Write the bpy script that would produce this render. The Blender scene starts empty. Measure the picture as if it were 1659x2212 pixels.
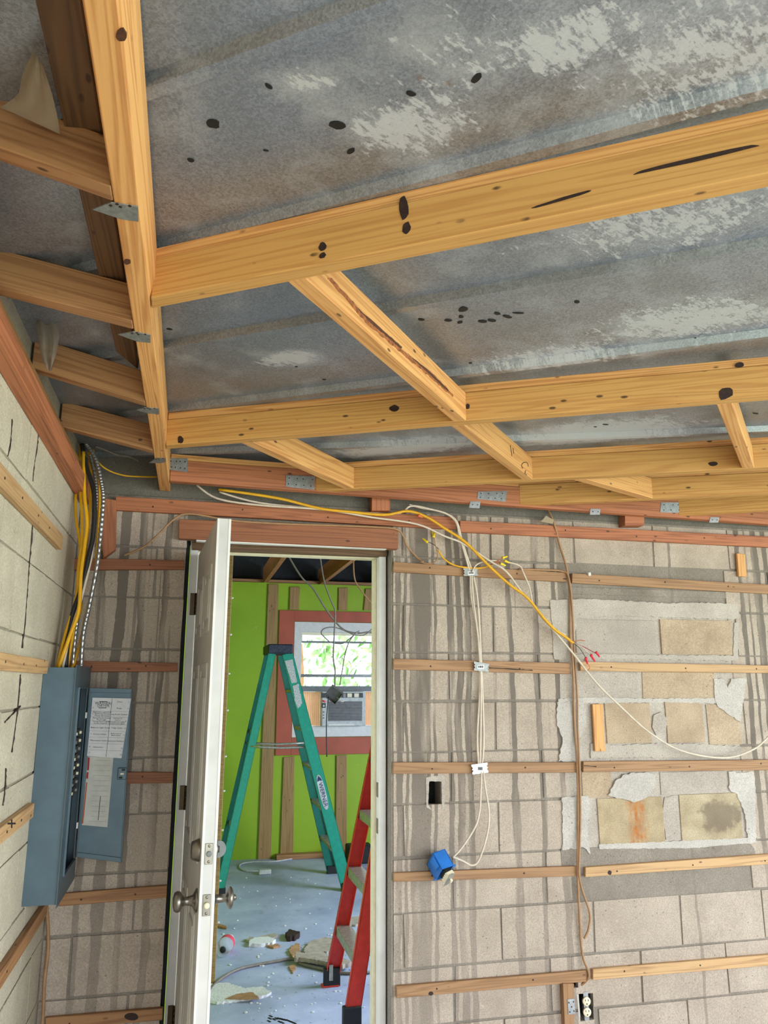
import bpy, bmesh, math, random
from mathutils import Vector, Matrix, noise as mnoise
random.seed(7)
SC = bpy.context.scene
COL = SC.collection
V = Vector
# ------------------------------------------------------------------ camera
H = 1.53                      # camera height above the floor
FPX, YAW, PITCH, ROLL = 1686.034, 0.237620, 0.218350, 0.000877
DW = 3.2127                   # depth of the face of the block wall
XL = -0.46                    # face of the left block wall
fw = V((math.sin(YAW)*math.cos(PITCH), math.cos(YAW)*math.cos(PITCH), math.sin(PITCH)))
r0 = V((math.cos(YAW), -math.sin(YAW), 0)); u0 = r0.cross(fw)
rt = r0*math.cos(ROLL)+u0*math.sin(ROLL); up = -r0*math.sin(ROLL)+u0*math.cos(ROLL)
CAM = V((0, 0, H))
cam = bpy.data.cameras.new('camera'); camo = bpy.data.objects.new('camera', cam); COL.objects.link(camo)
cam.sensor_fit = 'VERTICAL'; cam.sensor_height = 36.0; cam.lens = FPX*36.0/2212.0
cam.clip_start = 0.05; cam.clip_end = 200
camo.matrix_world = Matrix(((rt.x, up.x, -fw.x, 0), (rt.y, up.y, -fw.y, 0), (rt.z, up.z, -fw.z, H), (0, 0, 0, 1)))
SC.camera = camo
# ------------------------------------------------------------------ world, sun, daylight, rear fill
SC.view_settings.view_transform = 'Standard'; SC.view_settings.look = 'None'
SC.view_settings.gamma = 1.0; SC.view_settings.use_curve_mapping = False
SC.view_settings.exposure = -0.25
world = bpy.data.worlds.new('sky'); SC.world = world; world.use_nodes = True
wn = world.node_tree; wn.nodes.clear()
wo = wn.nodes.new('ShaderNodeOutputWorld'); wb = wn.nodes.new('ShaderNodeBackground')
wb.inputs['Color'].default_value = (0.82, 0.91, 1.0, 1); wb.inputs['Strength'].default_value = 4.5
wn.links.new(wb.outputs[0], wo.inputs[0])
def area_light(name, loc, target, sx, sy, power, color):
    l = bpy.data.lights.new(name, 'AREA'); l.shape = 'RECTANGLE'; l.size = sx; l.size_y = sy
    l.energy = power; l.color = color
    o = bpy.data.objects.new(name, l); COL.objects.link(o); o.location = loc
    o.rotation_euler = (V(target)-V(loc)).to_track_quat('-Z', 'Y').to_euler(); return o
area_light('daylight_from_garage_opening', (5.0, -2.0, 1.35), (0.0, 2.0, 1.7), 4.2, 2.2, 190, (0.97, 0.98, 1.0))
area_light('rear_fill_light', (1.5, -2.3, 1.1), (1.2, 2.6, 1.7), 3.2, 2.0, 45, (0.97, 0.98, 1.0))  # added fill lamp behind the camera, evens out the room light
area_light('daylight_in_far_room', (3.5, 4.3, 1.5), (0.6, 4.6, 0.2), 1.4, 1.2, 200, (0.72, 0.82, 1.0))
sun = bpy.data.lights.new('sun', 'SUN'); sun.energy = 4.0; sun.angle = math.radians(0.53); sun.color = (1.0, 0.95, 0.88)
suno = bpy.data.objects.new('sun', sun); COL.objects.link(suno); suno.rotation_euler = V((0.12, 1.0, -0.72)).to_track_quat('-Z', 'Y').to_euler()

# ------------------------------------------------------------------ picking real positions
def ray(u, v): return fw + (u-829.5)/FPX*rt - (v-1106)/FPX*up
def onY(u, v, y): d = ray(u, v); return CAM + d*(y/d.y)
def onX(u, v, x): d = ray(u, v); return CAM + d*(x/d.x)
def onZ(u, v, z): d = ray(u, v); return CAM + d*((z-H)/d.z)
def onP(u, v, p, n): d = ray(u, v); return CAM + d*((V(p)-CAM).dot(n)/d.dot(n))
# ------------------------------------------------------------------ materials
def lin(c):
    f = lambda x: x/12.92 if x <= 0.04045 else ((x+0.055)/1.055)**2.4
    return tuple(f(x/255.0) for x in c)+(1.0,)
class M:
    def __init__(s, name, rough=0.7, metal=0.0):
        s.m = bpy.data.materials.new(name); s.m.use_nodes = True; s.t = s.m.node_tree; s.t.nodes.clear()
        s.o = s.n('ShaderNodeOutputMaterial'); s.b = s.n('ShaderNodeBsdfPrincipled')
        s.b.inputs['Roughness'].default_value = rough; s.b.inputs['Metallic'].default_value = metal
        s.l(s.b.outputs[0], s.o.inputs['Surface'])
    def n(s, t, **k):
        x = s.t.nodes.new(t)
        for a, b in k.items(): setattr(x, a, b)
        return x
    def l(s, a, b): s.t.links.new(a, b)
    def put(s, sock, v):
        if isinstance(v, bpy.types.NodeSocket): s.l(v, sock)
        elif v is not None: sock.default_value = v
    def math(s, op, a, b=None, c=None):
        x = s.n('ShaderNodeMath', operation=op)
        for i, v in enumerate((a, b, c)): s.put(x.inputs[i], v)
        return x.outputs[0]
    def vmath(s, op, a, b=None):
        x = s.n('ShaderNodeVectorMath', operation=op); s.put(x.inputs[0], a)
        if b is not None: s.put(x.inputs[1], b)
        return x.outputs['Value'] if op in ('LENGTH', 'DISTANCE', 'DOT_PRODUCT') else x.outputs[0]
    def mix(s, f, a, b, mode='MIX'):
        x = s.n('ShaderNodeMix', data_type='RGBA', blend_type=mode)
        s.put(x.inputs[0], f); s.put(x.inputs[6], a); s.put(x.inputs[7], b); return x.outputs[2]
    def noise(s, vec, scale, detail=3, rough=0.55, dist=0.0):
        x = s.n('ShaderNodeTexNoise'); s.put(x.inputs['Vector'], vec)
        x.inputs['Scale'].default_value = scale; x.inputs['Detail'].default_value = detail
        x.inputs['Roughness'].default_value = rough; x.inputs['Distortion'].default_value = dist
        return x.outputs[0]
    def voro(s, vec, scale, feature='F1'):
        x = s.n('ShaderNodeTexVoronoi', feature=feature); s.put(x.inputs['Vector'], vec)
        x.inputs['Scale'].default_value = scale; return x
    def step(s, v, lo, hi, a=0.0, b=1.0):
        x = s.n('ShaderNodeMapRange'); s.put(x.inputs[0], v)
        for i, q in enumerate((lo, hi, a, b)): x.inputs[i+1].default_value = q
        return x.outputs[0]
    def ramp(s, f, stops, interp='LINEAR'):
        x = s.n('ShaderNodeValToRGB'); cr = x.color_ramp; cr.interpolation = interp
        while len(cr.elements) < len(stops): cr.elements.new(0.5)
        for e, (p, c) in zip(cr.elements, stops): e.position = p; e.color = c
        s.put(x.inputs[0], f); return x.outputs[0]
    def coord(s, k='Object'): return s.n('ShaderNodeTexCoord').outputs[k]
    def pos(s): return s.n('ShaderNodeNewGeometry').outputs['Position']
    def rnd(s): return s.n('ShaderNodeObjectInfo').outputs['Random']
    def scale(s, v, xyz): return s.vmath('MULTIPLY', v, xyz)
    def bump(s, h, strength=0.3, dist=0.002):
        x = s.n('ShaderNodeBump'); x.inputs['Strength'].default_value = strength; x.inputs['Distance'].default_value = dist
        s.l(h, x.inputs['Height']); s.l(x.outputs[0], s.b.inputs['Normal'])
    def col(s, c): s.put(s.b.inputs['Base Color'], c)
MAT = {}
def flat(name, rgb, rough=0.6, metal=0.0, var=0.08, scale=30):
    m = M(name, rough, metal); c = lin(rgb)
    n = m.noise(m.coord(), scale, 3)
    d = tuple(x*(1-2.2*var) for x in c[:3])+(1,); e = tuple(min(1, x*(1+2*var)) for x in c[:3])+(1,)
    m.col(m.mix(m.step(n, 0.3, 0.7), d, e)); MAT[name] = m.m; return m.m
def wood(name, light, dark, stain=0.35, stainc=(60, 38, 22), ring=11.0):
    m = M(name, 0.62); r = m.rnd()
    off = m.n('ShaderNodeCombineXYZ')
    m.l(m.math('MULTIPLY', r, 61.0), off.inputs[0]); m.l(m.math('MULTIPLY', r, 17.3), off.inputs[1]); m.l(m.math('MULTIPLY', r, 29.1), off.inputs[2])
    v = m.vmath('ADD', m.coord(), off.outputs[0])
    base = m.scale(v, (0.42, 15.0, 15.0))
    n1 = m.noise(base, 1.5, 2, 0.45, 0.25)
    rings = m.math('SINE', m.math('MULTIPLY', n1, ring*6.0))
    g = m.step(rings, -0.3, 1.0, 0.0, 0.8)
    fib = m.noise(m.scale(v, (6, 190, 190)), 1.0, 2)
    g2 = m.math('MULTIPLY', g, m.step(fib, 0.25, 0.7, 0.45, 1.1))
    c = m.mix(g2, lin(light), lin(dark))
    c = m.mix(m.math('MULTIPLY', r, 0.35), c, lin(tuple(int(x*0.80) for x in light)), 'MIX')
    bl = m.noise(m.scale(v, (1.6, 12, 12)), 2.0, 4, 0.62)
    c = m.mix(m.step(bl, 0.58, 0.85, 0.0, stain), c, lin(stainc))
    sp = m.voro(m.scale(v, (14, 34, 34)), 1.0).outputs[0]
    gate = m.step(m.noise(v, 9.0, 2), 0.52, 0.6)
    c = m.mix(m.math('MULTIPLY', m.step(sp, 0.10, 0.17, 0.85, 0.0), gate), c, lin((52, 30, 18)))
    m.col(c); m.bump(m.math('ADD', m.math('MULTIPLY', rings, 0.25), fib), 0.25, 0.0012)
    MAT[name] = m.m; return m.m
wood('pine', (230, 172, 106), (192, 122, 62), 0.40)
wood('pine_clean', (220, 166, 94), (190, 128, 62), 0.22)
wood('fir', (186, 116, 78), (138, 78, 50), 0.40)
wood('strip_wood', (172, 130, 90), (134, 94, 60), 0.45)
wood('rot_wood', (112, 80, 50), (62, 40, 24), 0.95, (20, 14, 9))
wood('old_wood', (176, 128, 84), (134, 86, 52), 0.6, (48, 30, 20))
wood('header_wood', (160, 100, 66), (120, 68, 44), 0.4)
wood('strip_pale', (206, 166, 118), (168, 126, 84), 0.42)
wood('far_wood', (172, 136, 84), (140, 104, 60), 0.35)

# streaks of old adhesive and damp on the wall: positions (m along the wall) measured in the photograph
STREAKS = [(-0.36, .012), (-0.285, .02), (-0.215, .008), (-0.12, .018), (.833, .014), (.868, .004), (.912, .026), (.955, .009), (.985, .005), (1.006, .004),
           (1.058, .010), (1.092, .008), (1.112, .005), (1.145, .014), (1.235, .003), (1.342, .017), (1.462, .014), (1.55, .010),
           (2.16, .006), (2.52, .014), (2.565, .007), (2.62, .018), (2.68, .008), (2.76, .02)]
def block_mat(name, light, dark, streak=1.0, warm=None):
    m = M(name, 0.92); p = m.pos(); r = m.rnd()
    blot = m.noise(p, 7.0, 4, 0.6); grit = m.noise(p, 210.0, 2, 0.6); mid = m.noise(p, 38.0, 3, 0.6)
    c = m.mix(m.step(blot, 0.3, 0.72), lin(dark), lin(light))
    c = m.mix(m.math('MULTIPLY', r, 0.55), c, lin(tuple(int(a*0.45+b*0.55) for a, b in zip(light, dark))))
    c = m.mix(m.step(grit, 0.40, 0.62, 0.32, 0.0), c, lin(tuple(int(x*0.62) for x in dark)))
    c = m.mix(m.step(mid, 0.62, 0.8, 0.0, 0.4), c, lin(tuple(min(255, int(x*1.12)) for x in light)))
    pits = m.voro(p, 46.0).outputs[0]
    pg = m.step(m.noise(p, 11.0, 2), 0.5, 0.6)
    c = m.mix(m.math('MULTIPLY', m.step(pits, 0.08, 0.16, 0.6, 0.0), pg), c, lin((64, 58, 52)))
    if streak > 0:
        sx = m.n('ShaderNodeSeparateXYZ'); m.l(p, sx.inputs[0])
        wob = m.noise(m.scale(p, (5.0, 1.0, 1.5)), 2.0, 2, 0.5)
        wob2 = m.noise(m.scale(p, (40.0, 1.0, 24.0)), 1.0, 2, 0.6)
        x = m.math('ADD', sx.outputs[0], m.math('MULTIPLY', m.math('SUBTRACT', wob, 0.5), 0.045))
        x = m.math('ADD', x, m.math('MULTIPLY', m.math('SUBTRACT', wob2, 0.5), 0.010))
        x0, x1 = -0.5, 2.9
        fac = m.step(x, x0, x1)
        masks = []
        for part in (STREAKS[0::2], STREAKS[1::2]):
            stops = [(0.0, (0, 0, 0, 1))]
            for cx, w in part:
                stops.append(((cx-w-x0)/(x1-x0), (1, 1, 1, 1))); stops.append(((cx+w-x0)/(x1-x0), (0, 0, 0, 1)))
            masks.append(m.ramp(fac, stops, 'CONSTANT'))
        mk = m.math('MAXIMUM', masks[0], masks[1])
        # thin runs, narrow and broken, only near the door
        br = m.noise(m.scale(p, (55.0, 1.0, 1.1)), 1.0, 1, 0.4)
        thin = m.math('MULTIPLY', m.step(br, 0.63, 0.65), m.math('MULTIPLY', m.step(sx.outputs[0], 1.25, 1.75, 0.75, 0.0), m.step(sx.outputs[2], 0.9, 1.9, 0.0, 1.0)))
        mk = m.math('MAXIMUM', mk, thin)
        fade = m.math('MULTIPLY', m.step(m.noise(m.scale(p, (14.0, 1.0, 1.6)), 1.0, 3, 0.6), 0.34, 0.50, 0.25, 1.0), m.step(sx.outputs[2], 0.55, 1.3, 0.5, 1.0))
        c = m.mix(m.math('MULTIPLY', m.math('MULTIPLY', mk, fade), 0.88*streak), c, lin((108, 99, 90)))
    m.col(c)
    m.bump(m.math('ADD', grit, m.math('MULTIPLY', mid, 0.8)), 0.55, 0.003)
    MAT[name] = m.m; return m.m
block_mat('block', (206, 190, 174), (174, 158, 143))
block_mat('mortar', (164, 153, 141), (134, 124, 113), 0.4)
block_mat('mortar_left', (186, 176, 156), (150, 141, 124), 0.0)
block_mat('block_left', (220, 210, 188), (192, 181, 160), 0.0)
block_mat('block_tan', (206, 184, 156), (176, 153, 128), 0.0)
block_mat('block_grey', (200, 188, 176), (174, 162, 151), 0.0)
block_mat('plaster', (208, 197, 185), (180, 169, 158), 0.0)
block_mat('plaster_white', (216, 208, 200), (188, 180, 172), 0.0)
block_mat('tie_beam', (134, 127, 117), (104, 98, 90), 0.0)
def rust_block():
    m = M('block_rust', 0.92); p = m.pos(); o = m.coord()
    c = m.mix(m.step(m.noise(p, 9.0, 4), 0.3, 0.7), lin((160, 140, 110)), lin((200, 180, 146)))
    c = m.mix(m.step(m.noise(p, 200.0, 2), 0.4, 0.62, 0.3, 0.0), c, lin((110, 96, 76)))
    s = m.n('ShaderNodeSeparateXYZ'); m.l(o, s.inputs[0])
    dx = m.math('ABSOLUTE', m.math('ADD', m.math('ADD', s.outputs[0], -0.10), m.math('MULTIPLY', m.math('SUBTRACT', m.noise(p, 24.0, 3), 0.5), 0.22)))
    k = m.math('MULTIPLY', m.step(dx, 0.07, 0.17, 1.0, 0.0), m.step(m.noise(m.scale(p, (60, 1, 22)), 1.0, 4), 0.30, 0.6))
    c = m.mix(m.math('MULTIPLY', k, 0.9), c, m.mix(m.noise(p, 60.0, 2), lin((150, 66, 20)), lin((206, 140, 66))))
    m.col(c); m.bump(m.noise(p, 210.0, 2), 0.5, 0.003); MAT['block_rust'] = m.m
rust_block()
def stain_block():
    m = M('block_stain', 0.92); p = m.pos(); o = m.coord()
    c = m.mix(m.step(m.noise(p, 9.0, 4), 0.3, 0.7), lin((166, 148, 118)), lin((204, 188, 158)))
    c = m.mix(m.step(m.noise(p, 200.0, 2), 0.4, 0.62, 0.3, 0.0), c, lin((110, 96, 76)))
    d = m.vmath('LENGTH', m.scale(m.vmath('ADD', o, (-0.16, 0.0, -0.02)), (2.2, 0.0, 2.4)))
    d = m.math('ADD', d, m.math('MULTIPLY', m.math('SUBTRACT', m.noise(p, 22.0, 3), 0.5), 1.1))
    c = m.mix(m.step(d, 0.6, 0.85, 0.7, 0.0), c, lin((112, 98, 84)))
    m.col(c); m.bump(m.noise(p, 210.0, 2), 0.5, 0.003); MAT['block_stain'] = m.m
stain_block()

def metal_mat():
    m = M('galvanised', 0.42, 0.75); p = m.pos()
    sp = m.voro(p, 230.0).outputs['Color']
    bw = m.n('ShaderNodeRGBToBW'); m.l(sp, bw.inputs[0])
    big = m.noise(p, 3.0, 4, 0.6)
    c = m.mix(m.step(bw.outputs[0], 0.2, 0.8), lin((150, 157, 168)), lin((176, 183, 195)))
    c = m.mix(m.step(big, 0.35, 0.7, 0.0, 0.5), c, lin((134, 138, 140)))
    fine = m.noise(p, 330.0, 2)
    c = m.mix(m.step(fine, 0.36, 0.5, 0.35, 0.0), c, lin((112, 114, 114)))
    # white rust, plus sheen painted in at right: (x, y, radius x, radius y, turn, strength)
    WH = [onZ(880, 270, 2.435), onZ(665, 180, 2.435), onZ(1240, 85, 2.435), onZ(1000, 120, 2.435), onZ(625, 775, 2.435), onZ(1190, 770, 2.435),
          onZ(1500, 690, 2.435), onZ(1450, 480, 2.435), onZ(880, 965, 2.435), onZ(1280, 935, 2.435), onZ(1560, 120, 2.435), onZ(1000, 400, 2.435)]
    SZ = [(.16, .10), (.06, .05), (.15, .09), (.20, .12), (.12, .07), (.34, .12), (.34, .16), (.40, .16), (.45, .16), (.5, .2), (.3, .2), (.16, .05)]
    ST = [1.05, .9, .95, .75, 1.25, .95, 1.1, .85, 1.3, 1.3, .85, .7]
    tot = None
    for w, (a, b), st in zip(WH, SZ, ST):
        d = m.vmath('SUBTRACT', p, (w.x, w.y, w.z))
        rot = m.n('ShaderNodeVectorRotate', rotation_type='Z_AXIS'); m.l(d, rot.inputs['Vector']); rot.inputs['Angle'].default_value = math.radians(32)
        q = m.vmath('LENGTH', m.scale(rot.outputs[0], (1/a, 1/b, 0)))
        f = m.step(q, 0.25, 1.25, st, 0.0)
        tot = f if tot is None else m.math('MAXIMUM', tot, f)
    rr = m.n('ShaderNodeVectorRotate', rotation_type='Z_AXIS'); m.l(p, rr.inputs['Vector']); rr.inputs['Angle'].default_value = math.radians(-28)
    stw = m.noise(m.scale(rr.outputs[0], (22.0, 70.0, 1.0)), 1.0, 5, 0.66, 0.7)
    blob = m.noise(p, 26.0, 5, 0.7)
    st2 = m.noise(m.scale(rr.outputs[0], (55.0, 190.0, 1.0)), 1.0, 3, 0.6, 0.4)
    spk = m.noise(p, 120.0, 3, 0.7)
    tex = m.math('ADD', m.math('ADD', m.math('MULTIPLY', stw, 0.32), m.math('MULTIPLY', blob, 0.32)), m.math('ADD', m.math('MULTIPLY', st2, 0.22), m.math('MULTIPLY', spk, 0.18)))
    wmask = m.step(m.math('ADD', m.math('MULTIPLY', tot, 0.22), tex), 0.665, 0.725, 0.0, 0.8)
    haze = m.math('MULTIPLY', m.step(m.math('ADD', m.math('MULTIPLY', tot, 0.22), m.noise(p, 9.0, 4, 0.65)), 0.52, 0.85), 0.45)  # pale corrosion veil that also paints the roof's brighter sheen at right
    wm = m.math('MAXIMUM', wmask, haze)
    rust = m.step(m.noise(p, 15.0, 3), 0.72, 0.78, 0.0, 0.7)
    c = m.mix(wm, c, lin((198, 198, 200))); c = m.mix(rust, c, lin((120, 84, 58)))
    m.col(c)
    m.put(m.b.inputs['Metallic'], m.math('MULTIPLY', m.math('SUBTRACT', 1.0, m.math('MAXIMUM', wm, rust)), 0.7))
    m.put(m.b.inputs['Roughness'], m.step(wm, 0.0, 1.0, 0.42, 0.9))
    m.bump(m.math('ADD', m.noise(p, 5.0, 2), m.math('MULTIPLY', fine, 0.05)), 0.12, 0.01)
    MAT['galvanised'] = m.m
metal_mat()
flat('plate_steel', (176, 180, 184), 0.35, 0.8, 0.1, 60)
flat('strap_steel', (148, 150, 148), 0.5, 0.6, 0.12, 80)
flat('white_paint', (228, 225, 220), 0.4, 0, 0.04, 9)
flat('door_white', (206, 204, 200), 0.45, 0, 0.05, 7)
flat('jamb_cream', (222, 208, 178), 0.5, 0, 0.04)
flat('nickel', (138, 132, 124), 0.3, 0.95, 0.06)
flat('hinge_bronze', (70, 58, 40), 0.4, 0.8, 0.1)
flat('black', (18, 18, 18), 0.6)
flat('hole_dark', (14, 13, 12), 0.95)
flat('knot', (84, 46, 26), 0.7, 0, 0.25, 160)
flat('knot_dark', (46, 26, 20), 0.7, 0, 0.25, 160)
flat('resin', (156, 92, 50), 0.6, 0, 0.3, 90)
flat('nail', (58, 44, 36), 0.6, 0.4)
flat('panel_blue', (80, 99, 110), 0.42, 0.25, 0.05, 12)
flat('panel_inside', (60, 72, 78), 0.5, 0.2)
flat('paper', (214, 212, 214), 0.8, 0, 0.03)
flat('paper_aged', (190, 188, 180), 0.8, 0, 0.05)
flat('ink', (30, 30, 34), 0.8)
flat('red_ink', (158, 34, 40), 0.8)
flat('orange_ink', (176, 84, 46), 0.8)
flat('cable_yellow', (226, 168, 18), 0.45, 0, 0.05)
flat('cable_white', (214, 200, 182), 0.5, 0, 0.05)
flat('cable_tan', (168, 128, 90), 0.55, 0, 0.06)
flat('cable_black', (30, 28, 28), 0.5)
flat('cable_grey', (126, 118, 108), 0.55)
flat('copper', (180, 96, 54), 0.35, 0.8)
flat('wirenut_yellow', (240, 206, 40), 0.45)
flat('wirenut_red', (214, 40, 62), 0.45)
flat('wirenut_orange', (214, 108, 66), 0.45)
flat('box_blue', (40, 118, 204), 0.45, 0, 0.06)
flat('ivory', (236, 226, 196), 0.45, 0, 0.03)
flat('conduit_steel', (172, 172, 172), 0.3, 0.85)
flat('pvc_grey', (140, 142, 142), 0.5)
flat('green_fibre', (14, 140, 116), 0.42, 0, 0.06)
flat('green_fibre_shaded', (10, 104, 88), 0.45, 0, 0.06)  # darker copy of the green: shade painted on the far-side rails
flat('ladder_cap', (38, 44, 62), 0.6, 0, 0.3, 60)
flat('aluminium', (170, 168, 156), 0.42, 0.6, 0.12, 40)
flat('red_fibre', (206, 52, 38), 0.42, 0, 0.06)
flat('bottle_label', (226, 70, 96), 0.4, 0, 0.1, 60)
flat('rubber', (26, 27, 30), 0.7)
flat('label_white', (226, 228, 228), 0.6)
flat('label_worn', (176, 178, 176), 0.7, 0, 0.2, 120)
flat('label_navy', (36, 44, 92), 0.6)
flat('trim_red', (176, 84, 60), 0.55, 0, 0.06, 5)
flat('vinyl', (222, 220, 216), 0.45, 0, 0.03)
flat('sash_grey', (120, 124, 124), 0.5)
film0 = 1
flat('ac_body', (196, 198, 196), 0.5)
flat('ac_dark', (58, 60, 60), 0.5)
flat('cardboard', (176, 134, 96), 0.85, 0, 0.1)
flat('drywall_paper', (172, 160, 146), 0.85, 0, 0.1)
flat('plaster_chip', (226, 226, 226), 0.9, 0, 0.1, 140)
flat('plastic_cord', (206, 206, 206), 0.5)
flat('foliage', (150, 190, 120), 0.8, 0, 0.3, 6)
flat('foliage_pale', (190, 214, 176), 0.8, 0, 0.3, 6)
flat('grass', (140, 170, 100), 0.9, 0, 0.2, 3)
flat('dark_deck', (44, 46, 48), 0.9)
flat('box_steel', (128, 128, 126), 0.4, 0.7)
flat('galv_strip', (170, 170, 165), 0.45, 0.6)
def floor_mat(name, a, b):
    m = M(name, 0.55); p = m.pos()
    c = m.mix(m.step(m.noise(p, 2.2, 5, 0.65), 0.32, 0.68), lin(a), lin(b))
    c = m.mix(m.step(m.noise(p, 42.0, 3, 0.7), 0.64, 0.7, 0.0, 0.6), c, lin((222, 224, 226)))
    c = m.mix(m.step(m.voro(p, 17.0).outputs[0], 0.05, 0.11, 0.6, 0.0), c, lin((70, 66, 60)))
    c = m.mix(m.step(m.noise(p, 6.0, 4, 0.7), 0.6, 0.72, 0.0, 0.45), c, lin((104, 104, 106)))
    m.col(c); m.bump(m.noise(p, 60.0, 3), 0.15, 0.002); MAT[name] = m.m
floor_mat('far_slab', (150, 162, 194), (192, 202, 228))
floor_mat('garage_slab', (186, 182, 176), (206, 202, 196))
def green_wall():
    m = M('lime_paint', 0.55); p = m.pos()
    c = m.mix(m.step(m.noise(p, 1.6, 4), 0.3, 0.7), lin((136, 170, 24)), lin((154, 186, 30)))
    c = m.mix(m.step(m.noise(p, 18.0, 4, 0.7), 0.68, 0.74, 0, 0.5), c, lin((206, 212, 170)))
    m.col(c); MAT['lime_paint'] = m.m
green_wall()
def clear(name, col, alpha_rough=0.05):
    m = M(name, alpha_rough); m.t.nodes.remove(m.b)
    g = m.n('ShaderNodeBsdfGlossy'); g.inputs['Roughness'].default_value = alpha_rough
    t = m.n('ShaderNodeBsdfTransparent'); t.inputs[0].default_value = col
    x = m.n('ShaderNodeMixShader'); f = m.n('ShaderNodeFresnel'); f.inputs[0].default_value = 1.45
    m.l(f.outputs[0], x.inputs[0]); m.l(t.outputs[0], x.inputs[1]); m.l(g.outputs[0], x.inputs[2]); m.l(x.outputs[0], m.o.inputs['Surface'])
    MAT[name] = m.m
clear('pane_glass', (0.97, 0.99, 0.99, 1))
def film(name, rgb, tr):
    m = M(name, 0.5); t = m.n('ShaderNodeBsdfTranslucent'); t.inputs[0].default_value = lin(rgb)
    m.col(lin(rgb)); a = m.n('ShaderNodeBsdfTransparent')
    x = m.n('ShaderNodeMixShader'); x.inputs[0].default_value = 0.4; m.l(m.b.outputs[0], x.inputs[1]); m.l(t.outputs[0], x.inputs[2])
    y = m.n('ShaderNodeMixShader'); y.inputs[0].default_value = tr; m.l(x.outputs[0], y.inputs[1]); m.l(a.outputs[0], y.inputs[2])
    m.l(y.outputs[0], m.o.inputs['Surface']); MAT[name] = m.m
film('accordion', (244, 200, 168), 0.0); film('film', (196, 186, 172), 0.3); film('bottle_plastic', (222, 224, 236), 0.62); film('kraft', (206, 188, 160), 0.05)
# ------------------------------------------------------------------ object helpers
WM = {}
def tag(o, label=None, cat=None, group=None, kind=None):
    if label: o['label'] = label
    if cat: o['category'] = cat
    if group: o['group'] = group
    if kind: o['kind'] = kind
    return o
def place(o, mat, parent=None):
    if parent is not None:
        o.parent = parent; o.matrix_basis = WM[parent.name].inverted() @ mat
    else: o.matrix_basis = mat
    WM[o.name] = mat.copy(); return o
def link(name, me, m, mat=None, parent=None, smooth=False):
    o = bpy.data.objects.new(name, me); COL.objects.link(o)
    if m: me.materials.clear(); me.materials.append(MAT[m])
    if smooth:
        for p in me.polygons: p.use_smooth = True
    return place(o, mat or Matrix(), parent)
def empty(name, loc, label=None, cat=None, group=None, kind=None, mat=None):
    o = bpy.data.objects.new(name, None); COL.objects.link(o); o.empty_display_size = 0.05
    place(o, mat or Matrix.Translation(V(loc))); return tag(o, label, cat, group, kind)
def frame(o, x, y=None, z=None):
    x = V(x).normalized()
    if z is not None:
        z = V(z); y = z.cross(x).normalized(); z = x.cross(y)
    else:
        y = V(y); z = x.cross(y).normalized(); y = z.cross(x)
    return Matrix(((x.x, y.x, z.x, o[0]), (x.y, y.y, z.y, o[1]), (x.z, y.z, z.z, o[2]), (0, 0, 0, 1)))
def mesh(bm, name='m', nrm=True):
    if nrm: bmesh.ops.recalc_face_normals(bm, faces=bm.faces[:])
    me = bpy.data.meshes.new(name); bm.to_mesh(me); bm.free(); return me
def hexa(name, f, b, m, parent=None, bev=0.0015, jit=0.0):
    """board from its four front corners TL,TR,BR,BL and four back corners; X runs along its length"""
    f = [V(q) for q in f]; b = [V(q) for q in b]
    c = sum(f+b, V())/8; x = (f[1]+f[2]-f[0]-f[3]); z = (f[0]+f[1]-f[2]-f[3])
    if x.length < z.length: x, z = z, -x
    mt = frame(c, x, z=z); inv = mt.inverted()
    bm = bmesh.new(); vs = [bm.verts.new(inv @ q + V((random.uniform(-jit, jit) for _ in range(3)))) for q in f+b]
    for a in ((0, 1, 2, 3), (7, 6, 5, 4), (0, 4, 5, 1), (1, 5, 6, 2), (2, 6, 7, 3), (3, 7, 4, 0)): bm.faces.new([vs[i] for i in a])
    bmesh.ops.recalc_face_normals(bm, faces=bm.faces[:])
    if bev: bmesh.ops.bevel(bm, geom=bm.edges[:], offset=bev, segments=1, affect='EDGES')
    return link(name, mesh(bm, name), m, mt, parent)
def slab(name, f, d, m, parent=None, bev=0.0015, jit=0.0):
    return hexa(name, f, [V(q)+V(d) for q in f], m, parent, bev, jit)
def box(name, c, s, m, parent=None, bev=0.0015, rot=None):
    mt = Matrix.Translation(V(c)) @ (rot or Matrix())
    bm = bmesh.new(); bmesh.ops.create_cube(bm, size=1, matrix=Matrix.Diagonal((s[0], s[1], s[2], 1)))
    if bev: bmesh.ops.bevel(bm, geom=bm.edges[:], offset=min(bev, min(s)*0.3), segments=1, affect='EDGES')
    return link(name, mesh(bm, name), m, mt, parent)
def addbox(bm, lo, hi):
    lo = V(lo); hi = V(hi); c = (lo+hi)/2; s = hi-lo
    bmesh.ops.create_cube(bm, size=1, matrix=Matrix.Translation(c) @ Matrix.Diagonal((s.x, s.y, s.z, 1)))
def smoothpts(p, sub=5):
    p = [V(q) for q in p]; out = []
    if len(p) < 3: return p
    for i in range(len(p)-1):
        a = p[max(i-1, 0)]; b = p[i]; c = p[i+1]; d = p[min(i+2, len(p)-1)]
        for k in range(sub):
            t = k/sub
            out.append(0.5*((2*b)+(c-a)*t+(2*a-5*b+4*c-d)*t*t+(3*b-a-3*c+d)*t**3))
    return out+[p[-1]]
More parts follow.
